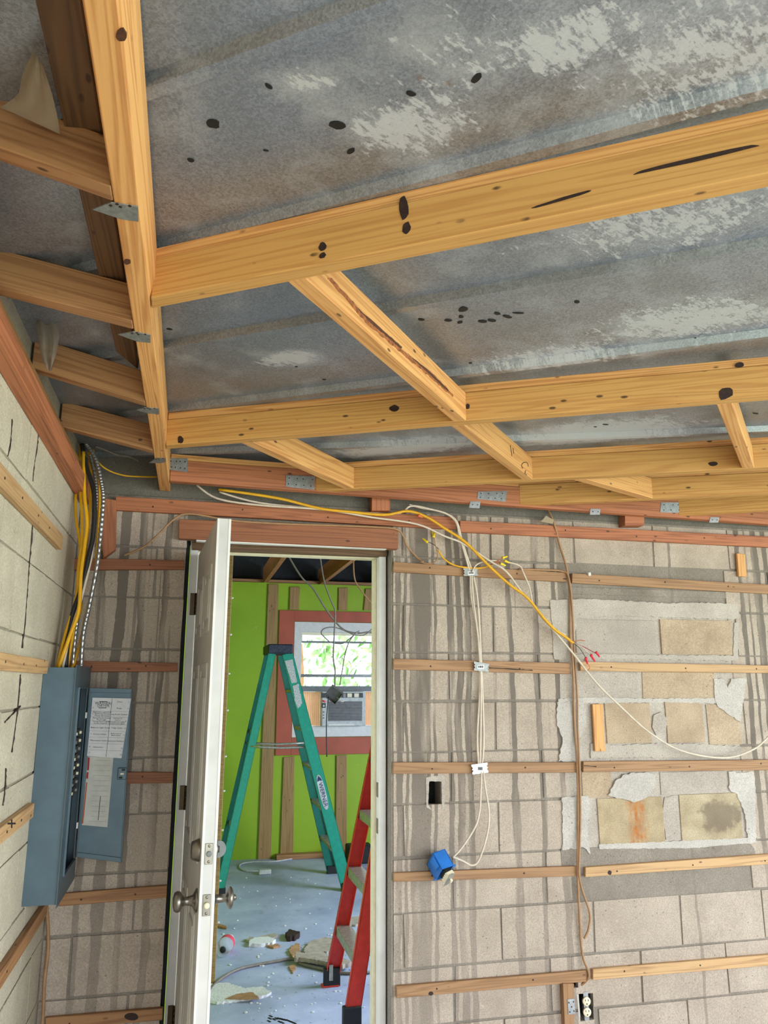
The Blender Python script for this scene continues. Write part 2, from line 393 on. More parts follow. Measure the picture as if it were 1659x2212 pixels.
def addtube(bm, pts, r, seg=7, flat_=1.0, ref=V((0, 1, 0)), rfun=None):
    rings = []
    for i, q in enumerate(pts):
        t = (pts[min(i+1, len(pts)-1)]-pts[max(i-1, 0)]).normalized()
        n = ref-t*ref.dot(t)
        if n.length < 1e-3: n = V((1, 0, 0))-t*t.x
        n.normalize(); s = t.cross(n); rr = r*(rfun(i) if rfun else 1)
        rings.append([bm.verts.new(q+s*math.cos(a)*rr+n*math.sin(a)*rr*flat_) for a in (2*math.pi*k/seg for k in range(seg))])
    for a, b in zip(rings, rings[1:]):
        for k in range(seg): bm.faces.new((a[k], a[(k+1) % seg], b[(k+1) % seg], b[k]))
    bm.faces.new(rings[0][::-1]); bm.faces.new(rings[-1])
def tube(name, pts, r, m, parent=None, sub=5, seg=7, flat_=1.0, rfun=None):
    pts = smoothpts(pts, sub); o = pts[0].copy() if parent is None else V()
    bm = bmesh.new(); addtube(bm, [q-o for q in pts], r, seg, flat_, rfun=rfun)
    return link(name, mesh(bm, name), m, Matrix.Translation(o), parent, True)
def lathe(name, prof, axis_o, axis_d, m, parent=None, seg=20, caps=True):
    """profile of (distance along the axis, radius)"""
    d = V(axis_d).normalized(); a = V((0, 0, 1)) if abs(d.z) < .9 else V((1, 0, 0))
    mt = frame(axis_o, d, z=a); bm = bmesh.new(); rings = []
    for t, r in prof: rings.append([bm.verts.new((t, r*math.cos(k*2*math.pi/seg), r*math.sin(k*2*math.pi/seg))) for k in range(seg)])
    for a, b in zip(rings, rings[1:]):
        for k in range(seg): bm.faces.new((a[k], a[(k+1) % seg], b[(k+1) % seg], b[k]))
    if caps: bm.faces.new(rings[0]); bm.faces.new(rings[-1])
    o = link(name, mesh(bm, name), m, mt, parent, True)
    return o
def text(name, body, size, mt, m, parent, align='CENTER', ext=0.0002):
    c = bpy.data.curves.new(name, 'FONT'); c.body = body; c.size = size; c.align_x = align; c.align_y = 'CENTER'; c.extrude = ext; c.resolution_u = 2
    t = bpy.data.objects.new('tmp', c); COL.objects.link(t)
    me = bpy.data.meshes.new_from_object(t.evaluated_get(bpy.context.evaluated_depsgraph_get()))
    bpy.data.objects.remove(t); return link(name, me, m, mt, parent)
def poly(name, pts, d, m, parent=None, jag=0.0, bev=0.0):
    """thin irregular sheet: outline points (world, coplanar) pushed by d"""
    pts = [V(q) for q in pts]; d = V(d)
    if jag:
        out = []; n = d.normalized()
        for a, b in zip(pts, pts[1:]+pts[:1]):
            k = max(1, int((b-a).length/0.012)); s = n.cross((b-a).normalized())
            for i in range(k): out.append(a+(b-a)*(i/k)+s*random.uniform(-jag, jag))
        pts = out
    c = sum(pts, V())/len(pts); x = pts[1]-pts[0]
    if jag: x = pts[len(pts)//3]-pts[0]
    mt = frame(c, x, y=d); inv = mt.inverted(); bm = bmesh.new()
    a = [bm.verts.new(inv @ q) for q in pts]; b = [bm.verts.new(inv @ (q+d)) for q in pts]
    n = len(a); bm.faces.new(a); bm.faces.new(b[::-1])
    for i in range(n): bm.faces.new((a[i], b[i], b[(i+1) % n], a[(i+1) % n]))
    return link(name, mesh(bm, name), m, mt, parent)
def disc(name, c, n, rx, rz, m, parent, turn=0.0, th=0.0012, seg=12, along=(1, 0, 0)):
    mt = frame(c, along, y=n) @ Matrix.Rotation(turn, 4, 'Y'); bm = bmesh.new()
    a = []; b = []
    for k in range(seg):
        w = 2*math.pi*k/seg; j = random.uniform(0.86, 1.1)
        a.append(bm.verts.new((rx*j*math.cos(w), th, rz*j*math.sin(w)))); b.append(bm.verts.new((rx*j*math.cos(w), -th, rz*j*math.sin(w))))
    bm.faces.new(a); bm.faces.new(b[::-1])
    for i in range(seg): bm.faces.new((a[i], b[i], b[(i+1) % seg], a[(i+1) % seg]))
    return link(name, mesh(bm, name), m, mt, parent)
# ================================================================== THE SETTING
ZC = 2.435                     # underside of the metal roof
ZB = 2.30                      # underside of the rafters
DX0, DX1, DZ = -0.045, 0.818, 2.112     # door opening in the block wall
def grid_slab(bm, x0, x1, z0, z1, y0, y1, holes, swap=False):
    xs = sorted({x0, x1, *[min(max(h[i], x0), x1) for h in holes for i in (0, 1)]}); zs = sorted({z0, z1, *[min(max(h[i], z0), z1) for h in holes for i in (2, 3)]})
    for a, b in zip(xs, xs[1:]):
        for c, d in zip(zs, zs[1:]):
            mx, mz = (a+b)/2, (c+d)/2
            if any(h[0] < mx < h[1] and h[2] < mz < h[3] for h in holes): continue
            if swap: addbox(bm, (y0, a, c), (y1, b, d))
            else: addbox(bm, (a, y0, c), (b, y1, d))
def rect_px(u0, v0, u1, v1, y=DW):
    a = onY(u0, v0, y); b = onY(u1, v1, y); return (min(a.x, b.x), max(a.x, b.x), min(a.z, b.z), max(a.z, b.z))
HOLE1 = rect_px(925, 1687, 955, 1742); HOLE2 = rect_px(1563, 1450, 1579, 1486); HOLE3 = rect_px(1250, 2148, 1284, 2203); HOLE4 = rect_px(1237, 2117, 1253, 2133)
DOOR = (DX0, DX1, -1, DZ)
bm = bmesh.new()
grid_slab(bm, XL-0.2, 5.0, 0.0, 2.44, DW+0.005, DW+0.10, [DOOR, HOLE1, HOLE2, HOLE3, HOLE4])
grid_slab(bm, XL-0.2, 5.0, 0.0, 2.44, DW+0.10, DW+0.19, [DOOR])
wall_back = tag(link('wall_back', mesh(bm, nrm=False), 'mortar'), kind='structure')
slab('tie_beam', [(XL, DW, 2.44), (5, DW, 2.44), (5, DW, 2.275), (XL, DW, 2.275)], (0, 0.02, 0), 'tie_beam', wall_back, 0.004)
for h in (HOLE1, HOLE2, HOLE3, HOLE4):
    box('cavity_shade', ((h[0]+h[1])/2, DW+0.0985, (h[2]+h[3])/2), (h[1]-h[0], 0.002, h[3]-h[2]), 'hole_dark', wall_back, 0)  # near-black sheet paints the shade at the back of each hole
INF = rect_px(1208, 1300, 1618, 1836)
def block_variants(n):
    out = []
    for i in range(n):
        bm = bmesh.new(); bmesh.ops.create_cube(bm, size=1)
        for v in bm.verts: v.co += V((random.uniform(-.008, .008), random.uniform(-.04, .04), random.uniform(-.014, .014)))
        bmesh.ops.bevel(bm, geom=[e for e in bm.edges if all(v.co.y < 0 for v in e.verts)], offset=.02, segments=1, affect='EDGES')
        out.append(mesh(bm, 'block'))
    return out
BV = block_variants(8)
for b in BV: b.materials.append(MAT['block'])
def blk(c, s, rot=None, parent=None, m='block'):
    me = random.choice(BV)
    if m != 'block':
        key = me.name+m
        if key not in bpy.data.meshes:
            me2 = me.copy(); me2.name = key; me2.materials.clear(); me2.materials.append(MAT[m])
        me = bpy.data.meshes[key]
    o = bpy.data.objects.new('block', me); COL.objects.link(o)
    return place(o, Matrix.Translation(V(c)) @ (rot or Matrix()) @ Matrix.Diagonal((s[0], s[1], s[2], 1)), parent)
ZK = lambda k: H+0.337+0.2015*k
def cut(iv, a, b):
    out = []
    for p, q in iv:
        if b <= p or a >= q: out.append((p, q)); continue
        if a > p: out.append((p, a))
        if b < q: out.append((b, q))
    return out
for k in range(-9, 2):
    z0, z1 = ZK(k)+0.005, ZK(k+1)-0.005
    if z0 < 0: z0 = 0.005
    off = 1.671+(0.2032 if k % 2 == 0 else 0)
    for n in range(-6, 8):
        a, b = off+n*0.4064+0.005, off+(n+1)*0.4064-0.005
        iv = [(max(a, XL+0.004), b)]
        if z0 < DZ: iv = cut(iv, DX0, DX1)
        zz = (z0, z1)
        if z0 < INF[3] and z1 > INF[2]:
            iv = cut(iv, INF[0]-0.004, INF[1]+0.004)
        for h in (HOLE1, HOLE3, HOLE4):
            if z0 < h[3]-0.01 and z1 > h[2]+0.01:
                iv2 = []
                for p, q in iv:
                    if p < h[1] and q > h[0]:
                        # pieces left and right of the hole, and above or below it
                        iv2 += [(p, h[0]), (h[1], q)]
                        pa, pb = max(p, h[0]), min(q, h[1])
                        if h[2] > z0+0.02: blk(((pa+pb)/2, DW+0.011, (z0+h[2])/2), (pb-pa, 0.022, h[2]-z0), None, wall_back)
                        if h[3] < z1-0.02: blk(((pa+pb)/2, DW+0.011, (h[3]+z1)/2), (pb-pa, 0.022, z1-h[3]), None, wall_back)
                    else: iv2.append((p, q))
                iv = iv2
        for p, q in iv:
            if q-p > 0.025 and p < 4.2:
                y = DW+0.011+random.uniform(-.0012, .0016)
                blk(((p+q)/2, y, (z0+z1)/2), (q-p, 0.022, z1-z0), None, wall_back)
# the bricked up window: odd blocks and smears of plaster
def infill(u0, v0, u1, v1, m, y=0.001):
    r = rect_px(u0, v0, u1, v1)
    blk(((r[0]+r[1])/2, DW+0.012-y, (r[2]+r[3])/2), (r[1]-r[0], 0.022, r[3]-r[2]), None, wall_back, m)
infill(1204, 1296, 1620, 1838, 'plaster', -0.0025)
infill(1236, 1268, 1602, 1294, 'mortar')
infill(1242, 1338, 1418, 1412, 'block_grey', 0.004); infill(1424, 1337, 1582, 1414, 'block_tan', 0.006)
infill(1208, 1452, 1380, 1508, 'block_grey', 0.002); infill(1386, 1452, 1546, 1508, 'block_tan', 0.002)
infill(1306, 1519, 1408, 1605, 'block_tan', 0.004); infill(1436, 1516, 1523, 1604, 'block_tan', 0.004); infill(1525, 1522, 1602, 1608, 'block_tan', 0.002)
infill(1256, 1668, 1322, 1722, 'block_tan', 0.003); infill(1425, 1668, 1570, 1712, 'block_grey', 0.002)
infill(1290, 1726, 1436, 1822, 'block_rust', 0.004); infill(1466, 1716, 1606, 1814, 'block_stain', 0.003)
infill(1214, 1834, 1640, 1866, 'mortar', 0.002)
def smear(px, m, t=0.004, jag=0.0025, name='plaster_smear'):
    return poly(name, [onY(u, v, DW-t) for u, v in px], (0, t+0.006, 0), m, wall_back, jag)
smear([(1188, 1296), (1262, 1294), (1340, 1297), (1440, 1303), (1530, 1302), (1590, 1304), (1598, 1330), (1586, 1338), (1424, 1333), (1330, 1330), (1246, 1336), (1240, 1418), (1196, 1420), (1193, 1350)], 'plaster')
smear([(1196, 1412), (1420, 1415), (1584, 1416), (1586, 1345), (1596, 1345), (1594, 1428), (1420, 1424), (1196, 1424)], 'plaster', 0.003)
smear([(1206, 1509), (1300, 1507), (1384, 1509), (1548, 1508), (1548, 1520), (1440, 1517), (1300, 1519), (1206, 1520)], 'plaster_white', 0.004)
smear([(1204, 1518), (1262, 1516), (1268, 1560), (1250, 1600), (1256, 1642), (1206, 1645), (1216, 1600), (1202, 1560)], 'plaster_white', 0.007, 0.004)
smear([(1542, 1466), (1562, 1466), (1572, 1486), (1580, 1466), (1612, 1466), (1604, 1520), (1600, 1560), (1552, 1528), (1544, 1508)], 'plaster_white', 0.006, 0.003)
smear([(1314, 1718), (1330, 1688), (1352, 1672), (1390, 1668), (1416, 1674), (1418, 1694), (1400, 1722), (1370, 1732), (1340, 1726)], 'plaster_white', 0.010, 0.004)
smear([(1214, 1722), (1272, 1720), (1276, 1760), (1270, 1800), (1276, 1846), (1262, 1830), (1216, 1836)], 'plaster_white', 0.006, 0.003)
smear([(1574, 1668), (1628, 1668), (1632, 1720), (1634, 1820), (1616, 1822), (1610, 1760), (1592, 1716), (1576, 1706)], 'plaster_white', 0.005, 0.004)
smear([(1294, 1824), (1440, 1818), (1620, 1810), (1634, 1820), (1500, 1832), (1294, 1834)], 'plaster_white', 0.004, 0.002)
smear([(1276, 1607), (1330, 1610), (1420, 1606), (1520, 1608), (1600, 1612), (1604, 1630), (1500, 1636), (1380, 1636), (1276, 1638)], 'plaster', 0.004, 0.003)
smear([(1412, 1545), (1428, 1538), (1442, 1552), (1438, 1582), (1418, 1588), (1409, 1570)], 'block_grey', 0.005, 0.001)
smear([(1436, 1722), (1464, 1718), (1466, 1810), (1440, 1814), (1430, 1766)], 'block_grey', 0.002, 0.002)
smear([(940, 1676), (960, 1676), (960, 1748), (955, 1748), (954, 1688), (927, 1688), (925, 1738), (932, 1750), (921, 1744), (920, 1680)], 'plaster', 0.0015, 0.001, 'hole_rim')
# left wall
bm = bmesh.new(); grid_slab(bm, -2.5, DW+0.19, 0, 2.44, XL-0.2, XL-0.005, [], True)
wall_left = tag(link('wall_left', mesh(bm, nrm=False), 'mortar_left'), kind='structure')
RZ = Matrix.Rotation(math.radians(90), 4, 'Z')
for k in range(-9, 2):
    z0, z1 = max(ZK(k)+0.003, 0.005), ZK(k+1)-0.003
    off = 3.02 if k % 2 else 2.817
    for n in range(-5, 2):
        a, b = off+n*0.4064+0.004, min(off+(n+1)*0.4064-0.004, DW-0.002)
        if b-a > 0.03: blk((XL-0.011+random.uniform(-.001, .0012), (a+b)/2, (z0+z1)/2), (b-a, 0.022, z1-z0), RZ, wall_left, 'block_left')
for pts in (((83, 925), (80, 955), (76, 990), (72, 1020), (70, 1040)), ((70, 1132), (67, 1165), (64, 1200), (61, 1228), (60, 1262), (56, 1300), (53, 1340), (48, 1400)), ((44, 1457), (41, 1500), (36, 1550), (30, 1595), (25, 1625)), ((25, 905), (22, 950), (17, 985)), ((12, 1660), (10, 1700), (6, 1740)), ((43, 1525), (30, 1540), (10, 1560))):
    q = [onX(u+random.uniform(-1, 1), v, XL+.001) for u, v in pts]; tube('mud_tube', q, .0032, 'knot_dark', wall_left, 6, 5, 1.0, lambda i: random.uniform(.4, 1.2))
# floors
def struct_box(name, lo, hi, m):
    bm = bmesh.new(); addbox(bm, lo, hi); return tag(link(name, mesh(bm), m), kind='structure')
floor = struct_box('floor', (XL-0.2, -2.5, -0.12), (5.0, DW+0.19, 0.0), 'garage_slab')
floor_far = struct_box('floor_far', (-0.6, DW+0.19, -0.12), (4.0, 7.85, 0.0), 'far_slab')
struct_box('ground', (-12, -14, -0.30), (20, 30, -0.14), 'grass')
# far room shell
FY = 7.60
WX0, WX1, WZ0, WZ1 = 0.965, 1.90, 1.075, 2.10
bm = bmesh.new(); grid_slab(bm, -0.6, 4.0, 0.0, 2.50, FY, FY+0.2, [(WX0, WX1, WZ0, WZ1)])
wall_far = tag(link('wall_far', mesh(bm, nrm=False), 'lime_paint'), kind='structure')
struct_box('wall_far_left', (-0.22, DW+0.75, 0.0), (-0.03, FY, 2.50), 'lime_paint')
struct_box('wall_far_right', (3.8, DW+0.19, 0.0), (4.0, FY, 2.50), 'lime_paint')
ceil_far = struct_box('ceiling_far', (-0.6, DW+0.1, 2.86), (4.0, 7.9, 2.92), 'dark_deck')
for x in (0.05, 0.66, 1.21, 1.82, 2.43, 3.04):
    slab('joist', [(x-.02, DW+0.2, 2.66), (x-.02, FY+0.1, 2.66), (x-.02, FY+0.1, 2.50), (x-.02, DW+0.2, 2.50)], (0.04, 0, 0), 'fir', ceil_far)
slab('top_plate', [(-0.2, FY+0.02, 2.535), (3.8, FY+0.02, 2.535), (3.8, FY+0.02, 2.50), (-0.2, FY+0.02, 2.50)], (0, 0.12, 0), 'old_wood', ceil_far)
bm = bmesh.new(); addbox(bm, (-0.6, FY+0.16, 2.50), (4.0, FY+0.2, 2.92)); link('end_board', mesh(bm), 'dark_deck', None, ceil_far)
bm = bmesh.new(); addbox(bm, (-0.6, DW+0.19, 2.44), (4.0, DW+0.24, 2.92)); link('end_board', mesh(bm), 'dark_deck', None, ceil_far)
# ------------------------------------------------------------------ metal roof in long pans, each with a folded rib
ceiling = empty('ceiling', (0, 0, ZC), kind='structure')
def seamline(a, b):
    p = onZ(*a, ZC); q = onZ(*b, ZC); s = (q.y-p.y)/(q.x-p.x); return (p.x, p.y, s)
SE = [((330, 195), (870, 0)), ((340, 545), (1659, 190)), ((356, 748), (1577, 541)), ((366, 884), (1659, 720)), ((600, 966), (1659, 925))]
lines = [seamline(*s) for s in SE]
x, y, s = lines[0]; lines = [(x, y-0.42, s), ] + lines; lines = [(x, y-1.0, s), (x, y-2.4, s)][::-1] + lines
x, y, s = lines[-1]; lines += [(x, y+0.55, s), (x, y+1.2, s), (x, y+2.2, s), (x, y+3.4, s)]
for (xa, ya, sa), (xb, yb, sb) in zip(lines, lines[1:]):
    bm = bmesh.new(); X0, X1 = -1.0, 6.0
    d = V((1, sb, 0)).normalized(); nrm = V((-d.y, d.x, 0))
    A = lambda X, off=0: V((X, ya+sa*(X-xa), 0)); B = lambda X: V((X, yb+sb*(X-xb), 0))
    w = 0.026; h = 0.020
    prof0 = [A(X0), B(X0)-nrm*w*1.25, B(X0)-nrm*w, B(X0)-nrm*0.003, B(X0)]; prof1 = [A(X1), B(X1)-nrm*w*1.25, B(X1)-nrm*w, B(X1)-nrm*0.003, B(X1)]
    zz = [ZC, ZC, ZC-h, ZC-h, ZC]
    r1 = [bm.verts.new((q.x, q.y, z)) for q, z in zip(prof0, zz)]; r2 = [bm.verts.new((q.x, q.y, z)) for q, z in zip(prof1, zz)]
    t1 = [bm.verts.new((q.x, q.y, ZC+0.012)) for q in (prof0[0], prof0[-1])]; t2 = [bm.verts.new((q.x, q.y, ZC+0.012)) for q in (prof1[0], prof1[-1])]
    for i in range(4): bm.faces.new((r1[i], r1[i+1], r2[i+1], r2[i]))
    bm.faces.new((t1[0], t1[1], t2[1], t2[0])); bm.faces.new((r1[0], t1[0], t2[0], r2[0])); bm.faces.new((r1[-1], t1[1], t2[1], r2[-1]))
    for co, no in (((XL-0.1, 0, 0), (-1, 0, 0)), ((4.9, 0, 0), (1, 0, 0)), ((0, -2.3, 0), (0, -1, 0)), ((0, DW+0.12, 0), (0, 1, 0))):
        bmesh.ops.bisect_plane(bm, geom=bm.verts[:]+bm.edges[:]+bm.faces[:], plane_co=co, plane_no=no, clear_outer=True)
    if len(bm.faces) == 0: bm.free(); continue
    link('roof_pan', mesh(bm), 'galvanised', None, ceiling)
for u, v, rx, ry, t in ((460, 267, .011, .011, 0), (729, 270, .015, .009, 0), (412, 346, .006, .005, .4), (580, 186, .007, .004, .6), (888, 202, .008, .005, .2), (1030, 168, .006, .011, .3),
                     (758, 326, .005, .009, .5), (955, 372, .004, .004, 0), (574, 325, .005, .002, 0), (366, 711, .008, .005, 0), (1000, 668, .011, .015, 0), (996, 684, .008, .006, .8), (968, 692, .010, .007, 0), (994, 696, .006, .008, .4),
                     (910, 690, .009, .006, 0), (1042, 694, .012, .008, 0), (1062, 692, .012, .007, .2), (1074, 677, .010, .006, .5), (1096, 684, .014, .006, .3), (1120, 676, .014, .004, -.2),
                     (1246, 652, .008, .006, .5), (1016, 784, .005, .004, 0), (1502, 731, .004, .004, 0), (1308, 917, .011, .004, 0), (1286, 922, .006, .003, 0), (1632, 893, .012, .005, .2), (700, 820, .006, .003, 0), (640, 792, .004, .003, 0)):
    disc('roof_hole_spot', onZ(u, v, ZC-0.0008), (0, 0, 1), rx, ry, 'black', ceiling, t, 0.0009)  # flat black discs stand in for holes and specks in the metal
# ================================================================== TIMBER OVERHEAD
def knots(o, pts, plane, m='knot'):
    for u, v, rx, rz, t in pts:
        p, n, al = plane
        disc('knot', onP(u, v, p, n), n, rx, rz, m, o, t, 0.0012, 12, al)
# long edge beam running away from the camera along the left
LX0, LX1 = -0.162, -0.120
ya, yb = -1.2, 3.205
ledge = hexa('edge_beam', [(LX1+.018, ya, 2.418), (LX1-.002, yb, 2.418), (LX1, yb, ZB), (LX1-.004, ya, ZB)], [(LX0, ya, 2.418), (LX0, yb, 2.418), (LX0, yb, ZB), (LX0, ya, ZB)], 'pine', None, 0.002)
tag(ledge, 'long pine edge beam running from overhead to the back wall, short joists on its left', 'beam')
for u, v in ((275, 565), (303, 950), (262, 75)): disc('knot', onZ(u, v, ZB), (0, 0, 1), .006, .011, 'knot', ledge, .3)
# steel straps folded under the beam
def strap(px, lab):
    o = poly('steel_strap', [onZ(u, v, ZB-0.0022) for u, v in px], (0, 0, 0.002), 'strap_steel'); o['label'] = lab; o['category'] = 'metal strap'; o['group'] = 'steel straps under the edge beam'
    a, b = V(onZ(*px[1], ZB-.0026)), V(onZ(*px[2], ZB-.0026))
    for t in (0.25, 0.75):
        for q in (0.1, 0.8):
            c = a.lerp(b, t)*(1-q*0.35)+V(onZ(*px[0], ZB-.0026))*(q*0.35); disc('nail_head', c, (0, 0, 1), .0028, .0028, 'nail', o, 0, .0006, 8)
strap([(200, 453), (240, 438), (298, 447), (299, 479), (262, 474)], 'pointed steel strap under the edge beam, nearest and largest of the straps')
strap([(255, 723), (288, 717), (325, 724), (325, 741), (296, 738)], 'pointed steel strap under the edge beam, middle of the row')
strap([(295, 886), (312, 881), (343, 883), (344, 895), (318, 893)], 'small steel strap under the edge beam, third from the camera')
strap([(322, 1000), (338, 990), (358, 990), (358, 998), (345, 1001)], 'small dark strap under the edge beam nearest the back wall')
# diagonal rafters
def line_px(a, b):
    p = onZ(*a, ZB); q = onZ(*b, ZB); return p, (q-p).normalized()
def xline(p, d, q, e):                     # crossing of two plan lines
    det = d.x*(-e.y)+e.x*d.y; t = ((q.x-p.x)*(-e.y)+e.x*(q.y-p.y))/det; return p+d*t
RED0 = V((-0.118, 3.030, 0)); RED1 = V((3.5, 3.1715, 0)); redd = (RED1-RED0).normalized(); redn = V((-redd.y, redd.x, 0))
ADGE = (V((LX1+0.001, 0, 0)), V((0, 1, 0)))
RW = 0.040
RAF = {}
def rafter(key, a, b, start, xend, lab, m='pine_clean'):
    p, d = line_px(a, b); p.z = 0; d.z = 0; d.normalize(); n = V((d.y, -d.x, 0))      # n points towards the camera
    RAF[key] = (p, d, n)
    f0 = xline(p, d, *start); n0 = xline(p+n*RW, d, *start); e = (V((xend, 0, 0)), V((0, 1, 0))); f1 = xline(p, d, *e); n1 = xline(p+n*RW, d, *e)
    Z = lambda q, z: V((q.x, q.y, z))
    o = hexa('rafter', [Z(n0, 2.389), Z(n1, 2.389), Z(n1, ZB), Z(n0, ZB)], [Z(f0, 2.389), Z(f1, 2.389), Z(f1, ZB), Z(f0, ZB)], m, None, 0.002)
    tag(o, lab, 'rafter', 'diagonal rafters under the metal roof')
    k = V((n.x, n.y, 0))*-0.004
    hexa('nailer', [Z(n0+k, 2.4145), Z(n1+k, 2.4145), Z(n1+k, 2.3905), Z(n0+k, 2.3905)], [Z(f0, 2.4145), Z(f1, 2.4145), Z(f1, 2.3905), Z(f0, 2.3905)], 'pine', o, 0.001)
    return o, (Z(n0, ZB), V((n.x, n.y, 0)), V((d.x, d.y, 0)))
RB = (RED0, redd)
ra, pa = rafter('A', (325, 668), (1659, 405), ADGE, 3.2, 'nearest and largest rafter, crossing the upper right over bare metal')
rb, pb = rafter('B', (365, 970), (1659, 865), ADGE, 3.8, 'second rafter from the camera, with a big dark knot left of centre')
rc, pc = rafter('C', (690, 1065), (1659, 1015), RB, 4.2, 'third rafter from the camera, its left tip on the reddish ledger')
rd, pd = rafter('D', (1070, 1097), (1659, 1070), RB, 4.4, 'fourth rafter from the camera, slanting off the reddish ledger above the striped wall')
re_, pe = rafter('E', (1440, 1119), (1659, 1105), RB, 4.5, 'short looking rafter at the right edge of view, farthest from the camera')
knots(ra, [(697, 533, .008, .009, 0), (697, 552, .007, .006, 0), (872, 450, .009, .026, .1), (878, 492, .008, .012, 0), (1216, 430, .05, .003, .1), (1500, 345, .10, .004, .02)], pa, 'knot_dark')
knots(rb, [(852, 882, .016, .011, 0), (390, 950, .011, .013, .3), (1010, 878, .007, .008, 0), (1568, 850, .022, .016, .5), (1598, 788, .012, .008, 0)], pb, 'knot_dark')
knots(rc, [(1540, 1002, .016, .008, 0)], pc, 'knot_dark')
# purlins between the rafters
def purlin(a, b, k0, k1, lab, m='pine', w=0.040):
    p, d = line_px(a, b); p.z = 0; d.z = 0; d.normalize(); n = V((d.y, -d.x, 0))
    s = (RAF[k0][0]+RAF[k0][2]*-0.0005, RAF[k0][1]); e = (RAF[k1][0]+RAF[k1][2]*(RW+0.0005), RAF[k1][1])
    f0 = xline(p, d, *s); n0 = xline(p+n*w, d, *s); f1 = xline(p, d, *e); n1 = xline(p+n*w, d, *e); Z = lambda q, z: V((q.x, q.y, z))
    o = hexa('purlin', [Z(n0, 2.388), Z(n1, 2.388), Z(n1, ZB), Z(n0, ZB)], [Z(f0, 2.388), Z(f1, 2.388), Z(f1, ZB), Z(f0, ZB)], m, None, 0.002)
    return tag(o, lab, 'purlin', 'short purlins between the rafters')
p1 = purlin((640, 625), (975, 908), 'A', 'B', 'longest purlin with a dark resin streak, between the two nearest rafters')
q = onZ(760, 640, ZB); 
p2 = purlin((545, 968), (755, 1062), 'B', 'C', 'short purlin at left between second and third rafter, above the door')
p3 = purlin((980, 925), (1145, 1050), 'B', 'C', 'purlin in line with the resin streaked one, pencil marks on its side')
p4 = purlin((1550, 880), (1608, 1024), 'B', 'C', 'steep pale purlin at the right edge between second and third rafter')
p5 = purlin((1285, 1050), (1398, 1082), 'C', 'D', 'stubby purlin behind the third rafter, right of centre')
p_, d_ = line_px((980, 925), (1145, 1050)); n_ = V((d_.y, -d_.x, 0)); s_ = p_+n_*.0408
for pts in (((1128, 1012), (1127, 1004), (1132, 999), (1139, 1000), (1141, 1008)), ((1136, 1016), (1134, 1022), (1138, 1026)), ((1102, 962), (1104, 972), (1106, 985)), ((1108, 968), (1110, 980))):
    tube('pencil_mark', [onP(u, v, s_, n_) for u, v in pts], .0013, 'ink', p3, 4, 4)
# resin streak on the long purlin's side: part of the board
P, D_, N_ = RAF['A'][0], None, None
pp, dd = line_px((640, 625), (975, 908)); nn = V((dd.y, -dd.x, 0)); sidep = pp+nn*0.0402
for pts, mm in ((((706, 600), (716, 602), (800, 694), (880, 766), (940, 812), (979, 853), (978, 858), (930, 816), (860, 757), (790, 697)), 'resin'), (((770, 664), (800, 690), (868, 750), (866, 754), (798, 696)), 'knot'), (((880, 764), (930, 804), (968, 842), (967, 846), (926, 808)), 'knot')):
    poly('resin_streak', [onP(u, v, sidep, nn) for u, v in pts], nn*(0.0008 if mm == 'resin' else 0.0012), mm, p1, 0.0022 if mm == 'resin' else .001)
# reddish ledger across the heads of the diagonal rafters
Zr = lambda q, z: V((q.x, q.y, z))
red = hexa('ledger_board', [Zr(RED0, 2.386), Zr(RED1, 2.373), Zr(RED1, 2.283), Zr(RED0, ZB)], [Zr(RED0+redn*.038, 2.386), Zr(RED1+redn*.038, 2.373), Zr(RED1+redn*.038, 2.283), Zr(RED0+redn*.038, ZB)], 'fir')
tag(red, 'reddish ledger board carrying the rafter ends in front of the back wall', 'board')
hexa('cap_strip', [Zr(RED0+redn*.004, 2.410), Zr(RED1+redn*.004, 2.397), Zr(RED1+redn*.004, 2.374), Zr(RED0+redn*.004, 2.387)], [Zr(RED0+redn*.036, 2.410), Zr(RED1+redn*.036, 2.397), Zr(RED1+redn*.036, 2.374), Zr(RED0+redn*.036, 2.387)], 'pine', red, .001)
def plate(px, lab, holes=(4, 2), bend=False):
    n = -redn; p = RED0+n*0.0022; c = [onP(u, v, p, n) for u, v in px]
    o = slab('nail_plate', c, redn*0.0018, 'plate_steel', None, 0.0005)
    tag(o, lab, 'metal plate', 'nail plates on the ledger board')
    for i in range(holes[0]):
        for j in range(holes[1]):
            a = (i+.5)/holes[0]+random.uniform(-.04, .04); b = (j+.5)/holes[1]
            q = c[0].lerp(c[1], a).lerp(c[3].lerp(c[2], a), b); disc('nail_head', q+n*0.0004, n, .0026, .0026, 'nail', o, 0, .0006, 8, redd)
    return o
plate([(366, 990), (405, 990), (405, 1020), (364, 1014)], 'square nail plate on the ledger board, touching the edge beam')
plate([(618, 1026), (681, 1029), (679, 1058), (617, 1051)], 'wide bright nail plate under the purlin above the open door')
plate([(1032, 1062), (1096, 1060), (1092, 1084), (1031, 1078)], 'wide nail plate at the tip of the fourth rafter')
plate([(1016, 1083), (1038, 1083), (1036, 1098), (1013, 1097)], 'small nail plate below the wide one at the fourth rafter tip', (2, 1))
plate([(1275, 1099), (1297, 1099), (1296, 1112), (1274, 1112)], 'small nail plate alone on the lower edge of the ledger, right of centre', (2, 1))
plate([(1428, 1085), (1491, 1085), (1490, 1108), (1426, 1107)], 'wide nail plate at the tip of the farthest rafter')
plate([(1534, 1117), (1554, 1117), (1552, 1129), (1532, 1129)], 'small nail plate at the far right end of the ledger', (2, 1))
